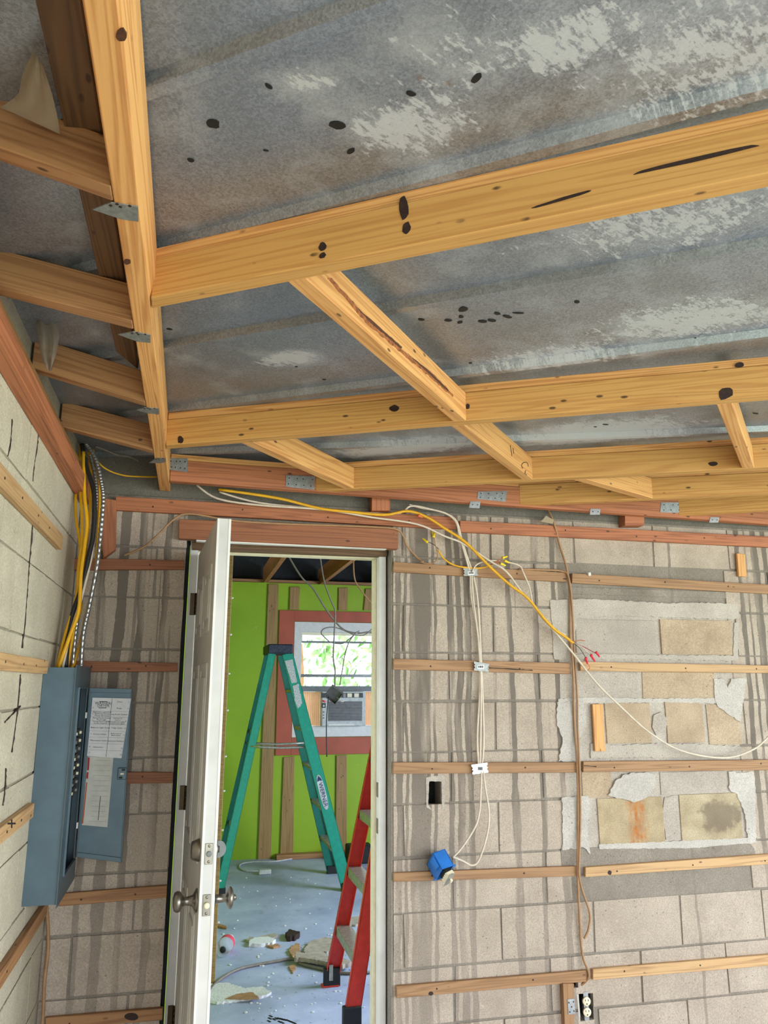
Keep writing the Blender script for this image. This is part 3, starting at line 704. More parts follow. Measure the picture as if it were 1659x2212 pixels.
# reddish blocks between the ledger and the wall
for (u0, v0, u1, v1), lab in (((803, 1074, 843, 1103), 'short reddish wood block behind the ledger, above the door head'), ((1350, 1112, 1392, 1135), 'short reddish wood block under the ledger, above the wall patch')):
    c = [onY(u0, v0-22, 3.155), onY(u1, v0-22, 3.155), onY(u1, v1, 3.155), onY(u0, v1, 3.155)]
    tag(slab('wood_block', c, (0, DW-3.155, 0), 'fir'), lab, 'block', 'reddish blocks behind the ledger')
# left: short joists, plates, the rotten board
def ljoist(a, b, lab, zl=2.352, h=0.088, m='old_wood'):
    p = onZ(*a, zl); q = onZ(*b, ZB); d = q-p; p = p+d*((XL+0.002-p.x)/d.x); q = q-d*((q.x-(LX0-0.001))/d.x)
    w = V((0, 0.040, 0)); u_ = V((0, 0, h))
    return tag(hexa('short_joist', [p+u_, q+u_, q, p], [p+u_+w, q+u_+w, q+w, p+w], m, None, .002), lab, 'joist', 'short joists left of the edge beam')
ljoist((0, 318), (235, 402), 'nearest short joist left of the edge beam, weathered top edge')
ljoist((0, 622), (276, 692), 'second short joist left of the edge beam, longest in view')
ljoist((105, 805), (304, 865), 'third short joist left of the edge beam, beside the hanging plastic film')
ljoist((148, 925), (328, 972), 'last short joist before the corner, above the bundle of cables')
c = [onZ(u, v, 2.400) for u, v in ((75, 0), (178, 0), (300, 800), (250, 760))]
d = (c[0]-c[3]).normalized(); c[0] = c[0]+d*0.9; c[1] = c[1]+(c[1]-c[2]).normalized()*0.9
hz = V((0, 0, 0.030))
tag(hexa('rotten_board', [c[0], c[3], c[2], c[1]], [c[0]+hz, c[3]+hz, c[2]+hz, c[1]+hz], 'rot_wood', None, .002, .003), 'dark rotten board with black edges left of the edge beam, above the short joists', 'board')
plt = hexa('wall_plate', [(XL+.042, -0.5, 2.288), (XL+.042, 3.20, 2.288), (XL+.042, 3.20, 2.226), (XL+.042, -0.5, 2.226)], [(XL+.001, -0.5, 2.288), (XL+.001, 3.20, 2.288), (XL+.001, 3.20, 2.226), (XL+.001, -0.5, 2.226)], 'fir')
tag(plt, 'reddish wall plate along the top of the left block wall', 'board')
pl2 = hexa('upper_plate', [(XL+.016, -0.5, 2.350), (XL+.016, 3.20, 2.350), (XL+.016, 3.20, 2.2895), (XL+.016, -0.5, 2.2895)], [(XL+.001, -0.5, 2.350), (XL+.001, 3.20, 2.350), (XL+.001, 3.20, 2.2895), (XL+.001, -0.5, 2.2895)], 'old_wood')
tag(pl2, 'thin weathered board on top of the left wall plate, under the short joists', 'board')
def drape(name, px, plane_y, m, lab, cat, amp=0.02, nu=6, nv=8, dy=0.0):
    """crumpled sheet between a left and a right edge given from top to bottom"""
    L, R = px; bm = bmesh.new(); g = []
    def at(e, t):
        t *= len(e)-1; i = min(int(t), len(e)-2); f = t-i; return (e[i][0]*(1-f)+e[i+1][0]*f, e[i][1]*(1-f)+e[i+1][1]*f)
    base = onY(*L[0], plane_y)
    for j in range(nv+1):
        a, b = at(L, j/nv), at(R, j/nv); row = []
        for i in range(nu+1):
            f = i/nu; u, v = a[0]*(1-f)+b[0]*f, a[1]*(1-f)+b[1]*f
            y = plane_y+dy*j/nv+amp*math.sin(i*1.9+j*0.5)+amp*0.7*mnoise.noise((u*.03, v*.03, 1.0))
            row.append(bm.verts.new(onY(u, v, y)-base))
        g.append(row)
    for j in range(nv):
        for i in range(nu): bm.faces.new((g[j][i], g[j][i+1], g[j+1][i+1], g[j+1][i]))
    bmesh.ops.solidify(bm, geom=bm.faces[:], thickness=0.0008)
    o = link(name, mesh(bm), m, Matrix.Translation(base), None, True); return tag(o, lab, cat)
drape('plastic_film', ([(66, 662), (82, 720), (88, 770), (104, 802)], [(84, 655), (118, 690), (130, 730), (112, 800)]), 2.00, 'film', 'torn clear plastic film hanging from the left wall plate', 'plastic film', 0.02)
drape('kraft_paper', ([(72, 110), (48, 160), (40, 205), (2, 232)], [(92, 140), (112, 200), (124, 250), (130, 290)]), 1.035, 'kraft', 'crumpled tan paper sheet tucked beside the rotten board', 'paper', 0.005, 6, 8, 0.10)
# ================================================================== FURRING STRIPS
T = 0.019
def strip(px, lab, group, m='strip_wood', y=DW, t=T, extra=()):
    c = [onY(u, v, y-t) for u, v in px]
    if px[1][0] > 1700:                      # runs on along the wall beyond the view
        for i, j in ((1, 0), (2, 3)): c[i] = c[i]+(c[i]-c[j]).normalized()*1.5
    o = slab('furring_strip', c, (0, t, 0), m, None, 0.0015, .0008); tag(o, lab, 'wood strip', group)
    dx = c[1]-c[0]; n = max(2, int(dx.length/0.33))
    for i in range(n):
        f = (i+0.4)/n; q = c[0].lerp(c[1], f).lerp(c[3].lerp(c[2], f), random.uniform(.35, .65)); disc('nail_head', q-V((0, .0004, 0)), (0, 1, 0), .0036, .0036, 'nail', o, 0, .0008, 8)
    return o
GB = 'furring strips on the back wall'
strip([(851, 1214), (1225, 1237), (1225, 1257), (849, 1235)], 'furring strip starting at the door, topmost below the ledger, under the upper cable plate', GB)
strip([(1236, 1238.5), (1720, 1266.5), (1720, 1286), (1236, 1259)], 'furring strip above the grey patched wall, right of the tan cables', GB)
strip([(851, 1423), (1233, 1432), (1233, 1456), (850, 1446)], 'split furring strip starting at the door at window height, under the middle cable plate', GB)
strip([(1254, 1429), (1720, 1438.5), (1720, 1455), (1254, 1449)], 'orange toned furring strip under the red wire nuts', GB, 'strip_pale')
strip([(851, 1647), (1250, 1647), (1250, 1669), (849, 1672)], 'furring strip starting at the door, under the whitest cable plate', GB)
strip([(1260, 1645), (1720, 1640.5), (1720, 1663), (1260, 1668)], 'furring strip right of the tan cables, below the white hanging cable', GB, 'strip_wood')
strip([(851, 1886), (1246, 1871), (1246, 1893), (851, 1905)], 'furring strip behind the blue switch box', GB)
strip([(1265, 1874), (1720, 1841), (1720, 1863), (1265, 1895)], 'clean furring strip below the rust stain', GB, 'strip_pale')
strip([(857, 2131), (1272, 2096), (1268, 2121), (857, 2156)], 'lowest furring strip between the door and the tan cables', GB)
strip([(1281, 2094), (1720, 2058), (1720, 2081), (1281, 2117)], 'lowest furring strip right of the tan cables', GB, 'strip_pale')
strip([(250, 1072), (985, 1117), (985, 1143), (250, 1101)], 'long reddish strip under the ledger, left length, above the door', GB, 'fir', DW, .024)
strip([(994, 1124), (1720, 1162), (1720, 1185), (994, 1149)], 'long reddish strip under the ledger, right length, over the striped wall', GB, 'fir', DW, .024)
strip([(140, 1205), (398, 1210), (398, 1230), (150, 1231)], 'reddish strip in the corner left of the door top, behind the cables', GB, 'header_wood')
strip([(150, 1427), (384, 1432), (383, 1451), (150, 1452)], 'strip in the corner just above the electrical panel', GB, 'header_wood')
strip([(150, 1667), (374, 1669), (373, 1692), (150, 1695)], 'strip in the corner behind the open panel door', GB, 'header_wood')
strip([(130, 1931), (361, 1913), (360, 1939), (126, 1958)], 'strip in the corner just below the electrical panel', GB, 'old_wood')
strip([(98, 2199), (352, 2178), (351, 2204), (98, 2225)], 'lowest strip in the corner, dark knot, left of the door', GB, 'old_wood')
for px, lab in (([(1280, 1521), (1302, 1521), (1308, 1623), (1286, 1623)], 'short upright wood scrap fixed to the patched wall'), ([(1592, 1195), (1610, 1197), (1614, 1246), (1596, 1245)], 'short upright wood scrap at the right edge, above the upper strip'), ):
    c = [onY(u, v, DW-.02) for u, v in px]; tag(slab('wood_scrap', c, (0, .014, 0), 'pine'), lab, 'wood scrap', 'short wood scraps on the back wall')
c = [onY(u, v, DW-.05) for u, v in ((206, 1075), (252, 1078), (250, 1185), (222, 1206))]
tag(slab('splintered_block', c, (0, .048, 0), 'fir', None, .002, .004), 'upright splintered reddish wood piece in the corner, right of the cable bundle', 'wood scrap')
c = [onY(u, v, DW-.03) for u, v in ((1216, 2125), (1240, 2125), (1240, 2260), (1222, 2260))]
post = tag(slab('outlet_backing', c, (0, .03, 0), 'strip_wood'), 'upright wood piece beside the outlet, below the lowest strip', 'wood piece')
c = [onY(u, v, DW-.0325) for u, v in ((1226, 2159), (1241, 2157), (1243, 2190), (1228, 2192))]
pln = tag(slab('mending_plate', c, (0, .002, 0), 'plate_steel', None, .0004), 'small nail plate on the wood beside the outlet', 'metal plate')
for u, v in ((1229, 2166), (1239, 2164), (1235, 2175), (1231, 2186), (1240, 2184)): disc('nail_head', onY(u, v, DW-.033), (0, 1, 0), .0028, .0028, 'nail', pln, 0, .0008, 8)
# left wall strips
GL = 'furring strips on the left wall'
def lstrip(v0, v1, z, h, y1, lab, m='strip_pale'):
    x = XL+T; o = slab('furring_strip', [(x, -0.4, z), (x, y1, z), (x, y1, z-h), (x, -0.4, z-h)], (-T, 0, 0), m, None, .0015, .0008); tag(o, lab, 'wood strip', GL)
    for q in (1.9, 2.1, 2.32, 2.5): disc('nail_head', (x+.0004, q, z-h*.5), (1, 0, 0), .0036, .0036, 'nail', o, 0, .0008, 8, (0, 1, 0))
lstrip(0, 0, H+.490, .048, 2.765, 'topmost strip on the left wall, slanting down towards the cable bundle in view')
lstrip(0, 0, H+.076, .042, 2.700, 'strip on the left wall level with the top of the electrical panel')
lst = lstrip(0, 0, H-.350, .042, 2.690, 'strip on the left wall ending at the panel side, marked with a pencil cross')
lstrip(0, 0, H-.733, .045, 3.13, 'lowest strip on the left wall, running under the electrical panel', 'old_wood')
bs_ = {o.get('label', ''): o for o in bpy.data.objects if o.name.startswith('furring_strip')}
for key, pts in (('split', ((1056, 1443), (1085, 1444), (1115, 1446), (1150, 1448))), ('white hanging', ((1262, 1654), (1275, 1655), (1288, 1656)))):
    o = [v for k_, v in bs_.items() if key in k_][0]; tube('crack', [onY(u, v, DW-.0192) for u, v in pts], .0022, 'hole_dark', o, 3, 5, 1.0, lambda i: random.uniform(.4, 1.1))
o = [v for k_, v in bs_.items() if 'dark knot' in k_][0]; disc('knot', onY(284, 2196, DW-.0192), (0, 1, 0), .024, .012, 'knot_dark', o, .1)
o = [v for k_, v in bs_.items() if 'below the rust' in k_][0]; disc('knot', onY(1317, 1885, DW-.0192), (0, 1, 0), .009, .009, 'knot_dark', o)
o = [v for k_, v in bs_.items() if 'lowest furring strip between' in k_][0]; disc('knot', onY(931, 2146, DW-.0192), (0, 1, 0), .010, .007, 'knot_dark', o)
# two pencil strokes on the third strip
ls = [o for o in bpy.data.objects if o.name.startswith('furring_strip') and 'pencil' in o.get('label', '')][0]
for a, b in (((17, 1779), (33, 1779)), ((25, 1771), (25, 1788))):
    p, q = onX(*a, XL+T+.0006), onX(*b, XL+T+.0006); tube('pencil_mark', [p, q], .0022, 'ink', ls, 1, 4)
# ================================================================== DOOR
hb = V((0.006, DW+0.066, 0)); fe = V((0.057, 2.505, 0)); eu = (fe-hb).normalized(); ev = V((-eu.y, eu.x, 0)); ev = ev if ev.x > 0 else -ev
LW, LT, Z0, Z1 = (fe-hb).length, 0.0445, 0.018, 2.053
door = empty('door_1', (hb.x, hb.y, 0), kind='structure')
dm = Matrix(((eu.x, ev.x, 0, hb.x), (eu.y, ev.y, 0, hb.y), (0, 0, 1, 0), (0, 0, 0, 1)))   # local: u along the leaf, v through it
FYD = DW+0.062                  # front of the frame
JX0, JX1 = 0.004, 0.772
# frame: two jambs and the head, each with its stop
def frame_piece(name, lo, hi, m='white_paint'):
    bm = bmesh.new(); addbox(bm, lo, hi); bmesh.ops.bevel(bm, geom=bm.edges[:], offset=.001, segments=1, affect='EDGES'); return link(name, mesh(bm), m, None, door)
jl = frame_piece('jamb', (JX0-.032, FYD, 0), (JX0, FYD+.125, 2.085)); jr = frame_piece('jamb', (JX1, FYD, 0), (JX1+.030, FYD+.125, 2.085))
frame_piece('head', (JX0-.032, FYD, 2.0855), (JX1+.030, FYD+.125, 2.117))
for lo, hi in (((JX0, FYD+.046, 0), (JX0+.011, FYD+.100, 2.073)), ((JX1-.011, FYD+.046, 0), (JX1, FYD+.100, 2.073)), ((JX0, FYD+.046, 2.0735), (JX1, FYD+.100, 2.085))):
    frame_piece('door_stop', lo, hi, 'jamb_cream')
for z in (0.97, 1.11): box('strike_plate', (JX1-.0008, FYD+.022, z), (.0016, .028, .058), 'nickel', jr, .0004)
def dbox(name, u0, u1, v0, v1, z0, z1, m, parent, bev=.001):
    bm = bmesh.new(); addbox(bm, (u0, v0, z0), (u1, v1, z1)); bmesh.ops.bevel(bm, geom=bm.edges[:], offset=bev, segments=1, affect='EDGES'); return link(name, mesh(bm), m, dm, parent)
leaf = dbox('door_leaf', 0.004, LW, 0, LT, Z0, Z1, 'door_white', door)
dbox('edge_moulding', LW-.0005, LW+.0015, 0.0005, .007, Z0+.001, Z1-.001, 'white_paint', leaf, .0005)
dbox('edge_moulding', LW-.0005, LW+.0015, LT-.008, LT-.0005, Z0+.001, Z1-.001, 'white_paint', leaf, .0005)
for side in (0, 1):
    for u0, u1 in ((.10, .345), (.425, LW-.10)):
        for z0, z1 in ((1.70, 1.92), (1.00, 1.60), (0.22, 0.86)):
            f = (lambda a, b: (-b, -a)) if side == 0 else (lambda a, b: (LT+a, LT+b))
            for a in ((u0, u0+.022, z0, z1), (u1-.022, u1, z0, z1), (u0+.022, u1-.022, z0, z0+.022), (u0+.022, u1-.022, z1-.022, z1)):
                dbox('panel_moulding', a[0], a[1], *f(-.002, .004), a[2], a[3], 'door_white', leaf, .002)
            dbox('raised_panel', u0+.045, u1-.045, *f(-.002, .005), z0+.045, z1-.045, 'door_white', leaf, .003)
def d3(u, v, z): return dm @ V((u, v, z))
def dlathe(name, prof, u, z, side, m, parent): return lathe(name, prof, d3(u, 0 if side < 0 else LT, z), ev*side, m, parent)
KZ = onY(440, 1953, 2.52).z; BZ = onY(435, 1843, 2.52).z; KU = LW-0.062
KN = [(0, .033), (.004, .033), (.008, .026), (.014, .016), (.026, .0125), (.036, .012), (.042, .018), (.050, .028), (.058, .0295), (.066, .025), (.070, .012), (.0705, .001)]
kl = dlathe('door_knob', KN, KU, KZ, -1, 'nickel', leaf)
KN2 = [(0, .033), (.004, .033), (.006, .022), (.010, .0125), (.038, .0115), (.042, .020), (.048, .031), (.055, .031), (.060, .022), (.062, .010), (.066, .0085), (.070, .006), (.0705, .001)]
dlathe('door_knob', KN2, KU, KZ, 1, 'nickel', leaf)
dlathe('deadbolt', [(0, .033), (.003, .033), (.022, .026), (.025, .022), (.0255, .001)], KU, BZ, -1, 'nickel', leaf)
tb = dlathe('deadbolt', [(0, .031), (.006, .030), (.008, .012), (.014, .010), (.0145, .001)], KU, BZ, 1, 'nickel', leaf)
bm = bmesh.new(); a = []
for k in range(13):
    w = math.radians(-100+200*k/12); a.append((KU+0.0, LT+.012+.022*math.cos(w), BZ+.024*math.sin(w)))
f1 = [bm.verts.new((x-.004, y, z)) for x, y, z in a]; f2 = [bm.verts.new((x+.004, y, z)) for x, y, z in a]
bm.faces.new(f1); bm.faces.new(f2[::-1])
for i in range(13): bm.faces.new((f1[i], f2[i], f2[(i+1) % 13], f1[(i+1) % 13]))
link('thumb_turn', mesh(bm), 'sash_grey', dm, leaf)
for z, bolt in ((BZ, 'sash_grey'), (KZ, 'ivory')):
    lp = dbox('latch_plate', LW+.0002, LW+.0022, .0105, .0335, z-.029, z+.029, 'nickel', leaf, .001)
    lathe('latch_bolt', [(-.002, .0085), (.0015 if bolt == 'sash_grey' else .007, .0085), (.0018 if bolt == 'sash_grey' else .0075, .003)], d3(LW+.002, .022, z), eu, bolt, leaf, 14)
    for s in (-1, 1): lathe('screw', [(0, .004), (.0008, .004), (.001, .001)], d3(LW+.0022, .022, z+s*.0215), eu, 'nickel', leaf, 10)
for v in (1305, 1722, 2196):
    z = onY(422, v, DW+.06).z
    hg = box('hinge', (JX0-.012, FYD-.0015, z), (.020, .003, .089), 'hinge_bronze', door, .0004)
    for i in range(5): lathe('knuckle', [(0, .006), (.0165, .006)], (JX0+.001, FYD-.008, z-.044+i*.0178), (0, 0, 1), 'hinge_bronze', hg, 10)
    dbox('hinge_leaf', .0035, .006, .003, .034, z-.044, z+.044, 'hinge_bronze', door, .0004)
# mortar smeared reveal right of the frame, rough buck and white strips under the header
rev = slab('reveal_mortar', [(DX1, DW+.0, DZ), (DX1, DW+.19, DZ), (DX1, DW+.19, 0), (DX1, DW+.0, 0)], (-.010, 0, 0), 'mortar', wall_back, .002, .003)
slab('door_buck', [(DX0, DW+.07, DZ), (DX0+.014, DW+.07, DZ), (DX0+.014, DW+.07, 0), (DX0, DW+.07, 0)], (0, .1, 0), 'dark_deck', door)
c = [onY(u, v, DW-.042) for u, v in ((386, 1121), (860, 1143), (860, 1186), (386, 1163))]
hd = tag(slab('door_header', c, (0, .042, 0), 'header_wood', None, .002), 'thick reddish header board over the open door', 'board')
c = [onY(u, v, DW-.030) for u, v in ((424, 1166), (835, 1184), (835, 1187), (424, 1169))]
slab('caulk_strip', c, (0, .03, 0), 'white_paint', hd, .0005)
c = [onY(u, v, DW+.045) for u, v in ((415, 1170), (836, 1188), (836, 1202), (415, 1187))]
slab('grey_shim', c, (0, .04, 0), 'rot_wood', hd, .001)
# ================================================================== ELECTRICAL PANEL
CX, PY0, PY1 = -0.361, 2.735, 3.115
PZ0, PZ1 = H-0.652, H+0.055
panel = empty('breaker_box', (XL, 2.9, PZ0), 'grey blue electrical panel box with its door open on the left wall', 'breaker box')
bm = bmesh.new(); t = .003
addbox(bm, (XL+.001, PY0, PZ0), (CX, PY0+t, PZ1)); addbox(bm, (XL+.001, PY1-t, PZ0), (CX, PY1, PZ1))
addbox(bm, (XL+.001, PY0+t, PZ0), (CX, PY1-t, PZ0+t)); addbox(bm, (XL+.001, PY0+t, PZ1-t), (CX, PY1-t, PZ1)); addbox(bm, (XL+.001, PY0+t, PZ0+t), (XL+.004, PY1-t, PZ1-t))
link('enclosure', mesh(bm, nrm=False), 'panel_blue', None, panel)
OY0, OY1, OZ0, OZ1 = PY0+.075, PY1-.055, H-.585, H-.012
bm = bmesh.new(); a = PY0-.008; b = PY1+.006; c0 = PZ0-.010; c1 = PZ1+.008
for lo, hi in (((CX, a, c0), (CX+.002, OY0, c1)), ((CX, OY1, c0), (CX+.002, b, c1)), ((CX, OY0, c0), (CX+.002, OY1, OZ0)), ((CX, OY0, OZ1), (CX+.002, OY1, c1)),
               ((CX, OY0-.004, OZ0), (CX+.008, OY0, OZ1)), ((CX, OY0, OZ0-.004), (CX+.008, OY1, OZ0)), ((CX, OY0, OZ1), (CX+.008, OY1, OZ1+.004))): addbox(bm, lo, hi)
link('cover', mesh(bm, nrm=False), 'panel_blue', None, panel)
box('dead_front', (CX-.022, (OY0+OY1)/2, (OZ0+OZ1)/2), (.002, OY1-OY0+.02, OZ1-OZ0+.02), 'panel_inside', panel, 0)
for i in range(8):
    z = H-.16-i*.027
    for s, y in ((0, OY0+.070), (1, OY0+.150)):
        br = box('breaker', (CX-.012, y, z), (.020, .072, .0235), 'black', panel, .001)
        box('toggle', (CX-.001, y+(.012 if s else -.012), z), (.010, .014, .009), 'ivory' if (i*3+s) % 4 < 2 else 'sash_grey', br, .001)
for v in (1545, 1783): q = onY(182 if v < 1600 else 163, v, 3.052); box('hinge_tab', (CX+.005, 3.052, q.z), (.005, .012, .020), 'white_paint', panel, .0005)
for z in (PZ1-.02, PZ0+.02, H-.59): lathe('cover_screw', [(0, .005), (.002, .005), (.003, .002)], (CX+.002, PY1-.02, z), (1, 0, 0), 'nickel', panel, 10)
DY = 3.066
pc4 = [onY(u, v, DY) for u, v in ((193, 1486), (286, 1488), (263, 1863), (164, 1851))]
pdoor = slab('panel_door', pc4, (0, .004, 0), 'panel_blue', panel, .001)
for i in range(4):
    p, q = pc4[i], pc4[(i+1) % 4]; cc = sum(pc4, V())/4; k = 0.055
    slab('door_lip', [p, q, q.lerp(cc, k), p.lerp(cc, k)], (0, -.004, 0), 'panel_blue', pdoor, .001)
def tq(x, y): return onY(180+x/13.83, 1500+y/13.83, DY-.0062)
sheet = slab('label_sheet', [onY(u, v, DY-.005) for u, v in ((200, 1507), (283, 1509), (262.5, 1638), (188, 1633))], (0, -.0008, 0), 'paper', pdoor, 0)
old = slab('label_sheet', [onY(u, v, DY-.002) for u, v in ((190, 1634), (245, 1636), (232, 1787), (177, 1782))], (0, -.0008, 0), 'paper_aged', pdoor, 0)
def ln(a, b, w, m, par): 
    p, q = a, b; d = (q-p).normalized(); s = V((-d.z, 0, d.x))*w*.5; slab('rule_line', [p-s, q-s, q+s, p+s], (0, -.0003, 0), m, par, 0)
ln(tq(862, 125), tq(680, 1870), .0012, 'ink', sheet)
for y0, y1 in ((492, 515), (660, 690), (890, 915), (1085, 1110), (1275, 1300), (1462, 1490), (1655, 1690)): 
    f = (y0-110)/1760; ln(tq(270-150*f, y0), tq(1410-270*f, y1), .0006, 'cable_grey', sheet)
def tx(x, y, s, body, par=None, m='ink'):
    o = tq(x, y); text('lettering', body, s, frame(o, tq(x+200, y+4)-o, z=(0, -1, 0)), m, par or sheet)
tx(600, 270, .0135, 'WASHER/'); tx(600, 345, .0135, 'DRYER')
for y in (218, 402): ln(tq(480 if y < 300 else 460, y), tq(720 if y < 300 else 690, y), .0022, 'ink', sheet)
for x, y, b in ((565, 530, 'Bathroom Lights/Hall'), (565, 580, 'Bathroom Outlet'), (560, 635, 'Master Bd Outlet'), (550, 705, 'Dining Room Outlets'), (545, 757, 'Porch Light'), (530, 805, 'Dining Room Lights'), (525, 860, 'Smoke Detector'),
                (510, 995, 'Bedroom Light Outlet'), (490, 1190, 'Kitchen Outlet'), (465, 1380, 'Microwave Outlet'), (440, 1575, 'Dishwasher'),
                (1090, 222, 'Dryer'), (1070, 412, 'Range'), (1030, 598, 'Living Room Outlet'), (1030, 715, 'Kitchen Lt'), (1030, 770, 'Hall Lt'), (995, 820, 'Dining Room Lights'), (995, 875, 'Living Room Lights'),
                (1005, 1005, 'Fridge Outlet'), (980, 1170, 'Bathroom Lt'), (975, 1225, 'Bathrooms'), (940, 1395, 'Bedroom Outlet')): tx(x, y, .0072, b)
for i, y in enumerate((205, 400, 575, 770, 985, 1175, 1365, 1560, 1745)): tx(318-.098*(y-205), y, .007, str(2*i+1))
for i, y in enumerate((235, 420, 603, 803, 1018, 1215, 1410, 1610, 1805)): tx(1358-.155*(y-235), y, .007, str(2*i+2))
def oq(u, v): return onY(u, v, DY-.0031)
for a, b in (((192, 1636), (190, 1664)), ((189.5, 1668), (188, 1682))): ln(oq(*a), oq(*b), .006, 'red_ink', old)
ln(oq(187.5, 1690), oq(178.5, 1779), .004, 'orange_ink', old)
for i in range(13): y = 1642+i*11; ln(oq(204-(y-1636)*.07, y), oq(240-(y-1636)*.08, y+1), .0007, 'cable_grey', old)
ln(oq(217, 1720), oq(212, 1772), .002, 'ink', old)
lt = onY(264, 1671, DY-.004)
la = box('latch', (lt.x, DY-.006, lt.z), (.030, .008, .040), 'panel_blue', pdoor, .002)
for dz in (-.013, 0, .013): box('latch_spring', (lt.x+dz*.3, DY-.012, lt.z+dz), (.012, .004, .006), 'ivory' if dz == 0 else 'black', la, .001)
# ================================================================== CABLES
def zc(pts, y0, y1=None):
    """points read on the enlarged corner view, depth running from y0 to y1"""
    n = len(pts)-1; y1 = y0 if y1 is None else y1
    return [onY(x/3.95, 900+y/3.95, y0+(y1-y0)*i/n) for i, (x, y) in enumerate(pts)]
def cable(pts, r, m, lab, group=None, cat='cable', **k): return tag(tube('electrical_cable', pts, r, m, None, **k), lab, cat, group)
GC = 'cables rising from the electrical panel'
cable(zc([(690, 250), (678, 450), (690, 700), (700, 1000), (668, 1300), (650, 1550), (560, 1850), (485, 2140)], 3.03, 2.86), .0056, 'cable_yellow', 'yellow cable of the panel bundle, leftmost at the panel top', GC)
cable(zc([(712, 300), (715, 500), (722, 700), (742, 900), (722, 1100), (690, 1350), (672, 1650), (600, 1860), (500, 2140)], 2.99, 2.84), .0066, 'cable_yellow', 'thickest yellow cable in front of the panel bundle', GC)
cable(zc([(668, 330), (645, 640), (648, 860), (682, 1100), (676, 1350), (640, 1600), (585, 1800), (520, 2140)], 3.05, 2.9), .0052, 'cable_yellow', 'yellow cable at the left edge of the panel bundle', GC)
cable(zc([(790, 280), (840, 480), (850, 700), (842, 900), (826, 1150), (798, 1450), (735, 1680), (690, 1900), (640, 2090), (615, 2140)], 3.04, 2.93), .0048, 'cable_yellow', 'yellow cable beside the outer steel conduit', GC)
cable(zc([(755, 300), (775, 480), (765, 800), (738, 1100), (700, 1400), (690, 1650), (625, 1850), (575, 2140)], 3.06, 2.93), .0052, 'cable_yellow', 'yellow cable behind the black cable of the panel bundle', GC)
cable(zc([(700, 235), (725, 400), (775, 540), (805, 700), (795, 1000), (755, 1200), (700, 1450), (620, 1680), (578, 1900), (560, 2140)], 3.0, 2.87), .0085, 'cable_black', 'thick black cable in the middle of the panel bundle', GC)
cable(zc([(798, 1060), (780, 1200), (740, 1370), (692, 1560), (600, 1850), (535, 2140)], 2.96, 2.85), .0046, 'cable_white', 'pale cable crossing the lower part of the panel bundle', GC)
cable(zc([(780, 270), (840, 390), (930, 460), (1060, 502), (1200, 512), (1340, 514)], 3.02, 3.16), .0032, 'cable_yellow', 'thin yellow cable running right under the last short joist')
cable(zc([(815, 255), (900, 285), (1000, 325), (1110, 345), (1180, 380)], 3.05, 3.15), .0045, 'cable_grey', 'grey cable in the dark gap above the corner')
def conduit(pts, r, lab):
    pts = smoothpts(pts, 26); o = pts[0].copy(); bm = bmesh.new(); addtube(bm, [q-o for q in pts], r, 8, rfun=lambda i: 1.0 if i % 4 < 2 else .82)
    x = link('flexible_conduit', mesh(bm), 'conduit_steel', Matrix.Translation(o), None, True); return tag(x, lab, 'conduit', 'steel conduits rising from the panel')
conduit(zc([(740, 240), (820, 370), (862, 550), (880, 700), (862, 950), (832, 1250), (765, 1600), (712, 1850), (690, 2150)], 2.98, 2.92), .0085, 'ribbed steel conduit on the right side of the panel bundle')
conduit(zc([(770, 330), (812, 520), (822, 680), (806, 860), (770, 1050), (740, 1300), (680, 1620), (645, 1850), (618, 2150)], 3.03, 2.94), .0075, 'ribbed steel conduit in the middle, behind the black cable')
pv = tag(tube('conduit_pipe', [onY(159, 985, 3.17), onY(150, 1120, 3.165), onY(138, 1270, 3.16), onY(127, 1395, 3.12), onY(124, 1436, 3.02)], .014, 'pvc_grey'), 'plain grey conduit pipe in the wall corner behind the cable bundle', 'conduit')
pq = onY(129, 1338, 3.13); box('pipe_clamp', (pq.x+.006, pq.y-.013, pq.z), (.024, .004, .012), 'plate_steel', pv, .001)
cable([onY(u, v, DW-d) for u, v, d in ((100, 1950, .03), (104, 2010, .02), (103, 2060, .02), (96, 2120, .03), (94, 2170, .03), (90, 2240, .03))], .006, 'cable_tan', 'brown cable hanging in the corner below the panel')
def wl(pts, d, r, m, lab, group=None, **k):
    """cable lying d in front of the wall; a third number in a point overrides d"""
    return cable([onY(p[0], p[1], DW-(p[2] if len(p) > 2 else d)) for p in pts], r, m, lab, group, **k)
wl([(268, 1200), (310, 1182), (345, 1152), (378, 1120), (412, 1110), (500, 1124), (600, 1131), (720, 1135), (820, 1139), (858, 1144), (872, 1160, .035), (880, 1180, .02), (900, 1203, .015), (915, 1214, .03)], .050, .0042, 'cable_tan', 'tan cable running over the door header from the corner')
GW = 'cables crossing above the door'
wl([(425, 1048), (470, 1077), (560, 1091), (700, 1101), (800, 1117), (900, 1132), (960, 1158), (1000, 1174), (1060, 1213), (1095, 1236), (1135, 1290), (1180, 1343), (1235, 1408), (1290, 1477), (1340, 1526), (1400, 1580), (1470, 1621), (1560, 1637), (1620, 1622), (1659, 1592), (1740, 1500)], .055, .0045, 'cable_white', 'long white cable drooping across the patched wall to the right edge', GW)
wl([(472, 1057), (600, 1076), (690, 1098), (760, 1106), (830, 1112), (880, 1104), (920, 1116), (960, 1141), (1005, 1171), (1060, 1226), (1100, 1262), (1140, 1292), (1172, 1332), (1200, 1361), (1222, 1376), (1238, 1389)], .062, .0062, 'cable_yellow', 'heavy yellow cable crossing above the door down to red wire nuts', GW)
wl([(474, 1063), (560, 1086), (700, 1100), (850, 1110), (888, 1093), (930, 1100), (965, 1110), (985, 1128), (992, 1156), (1005, 1200), (1014, 1232, .03), (1016, 1246, .024)], .050, .0044, 'cable_white', 'white cable crossing above the door, bending down at the ledger', GW)
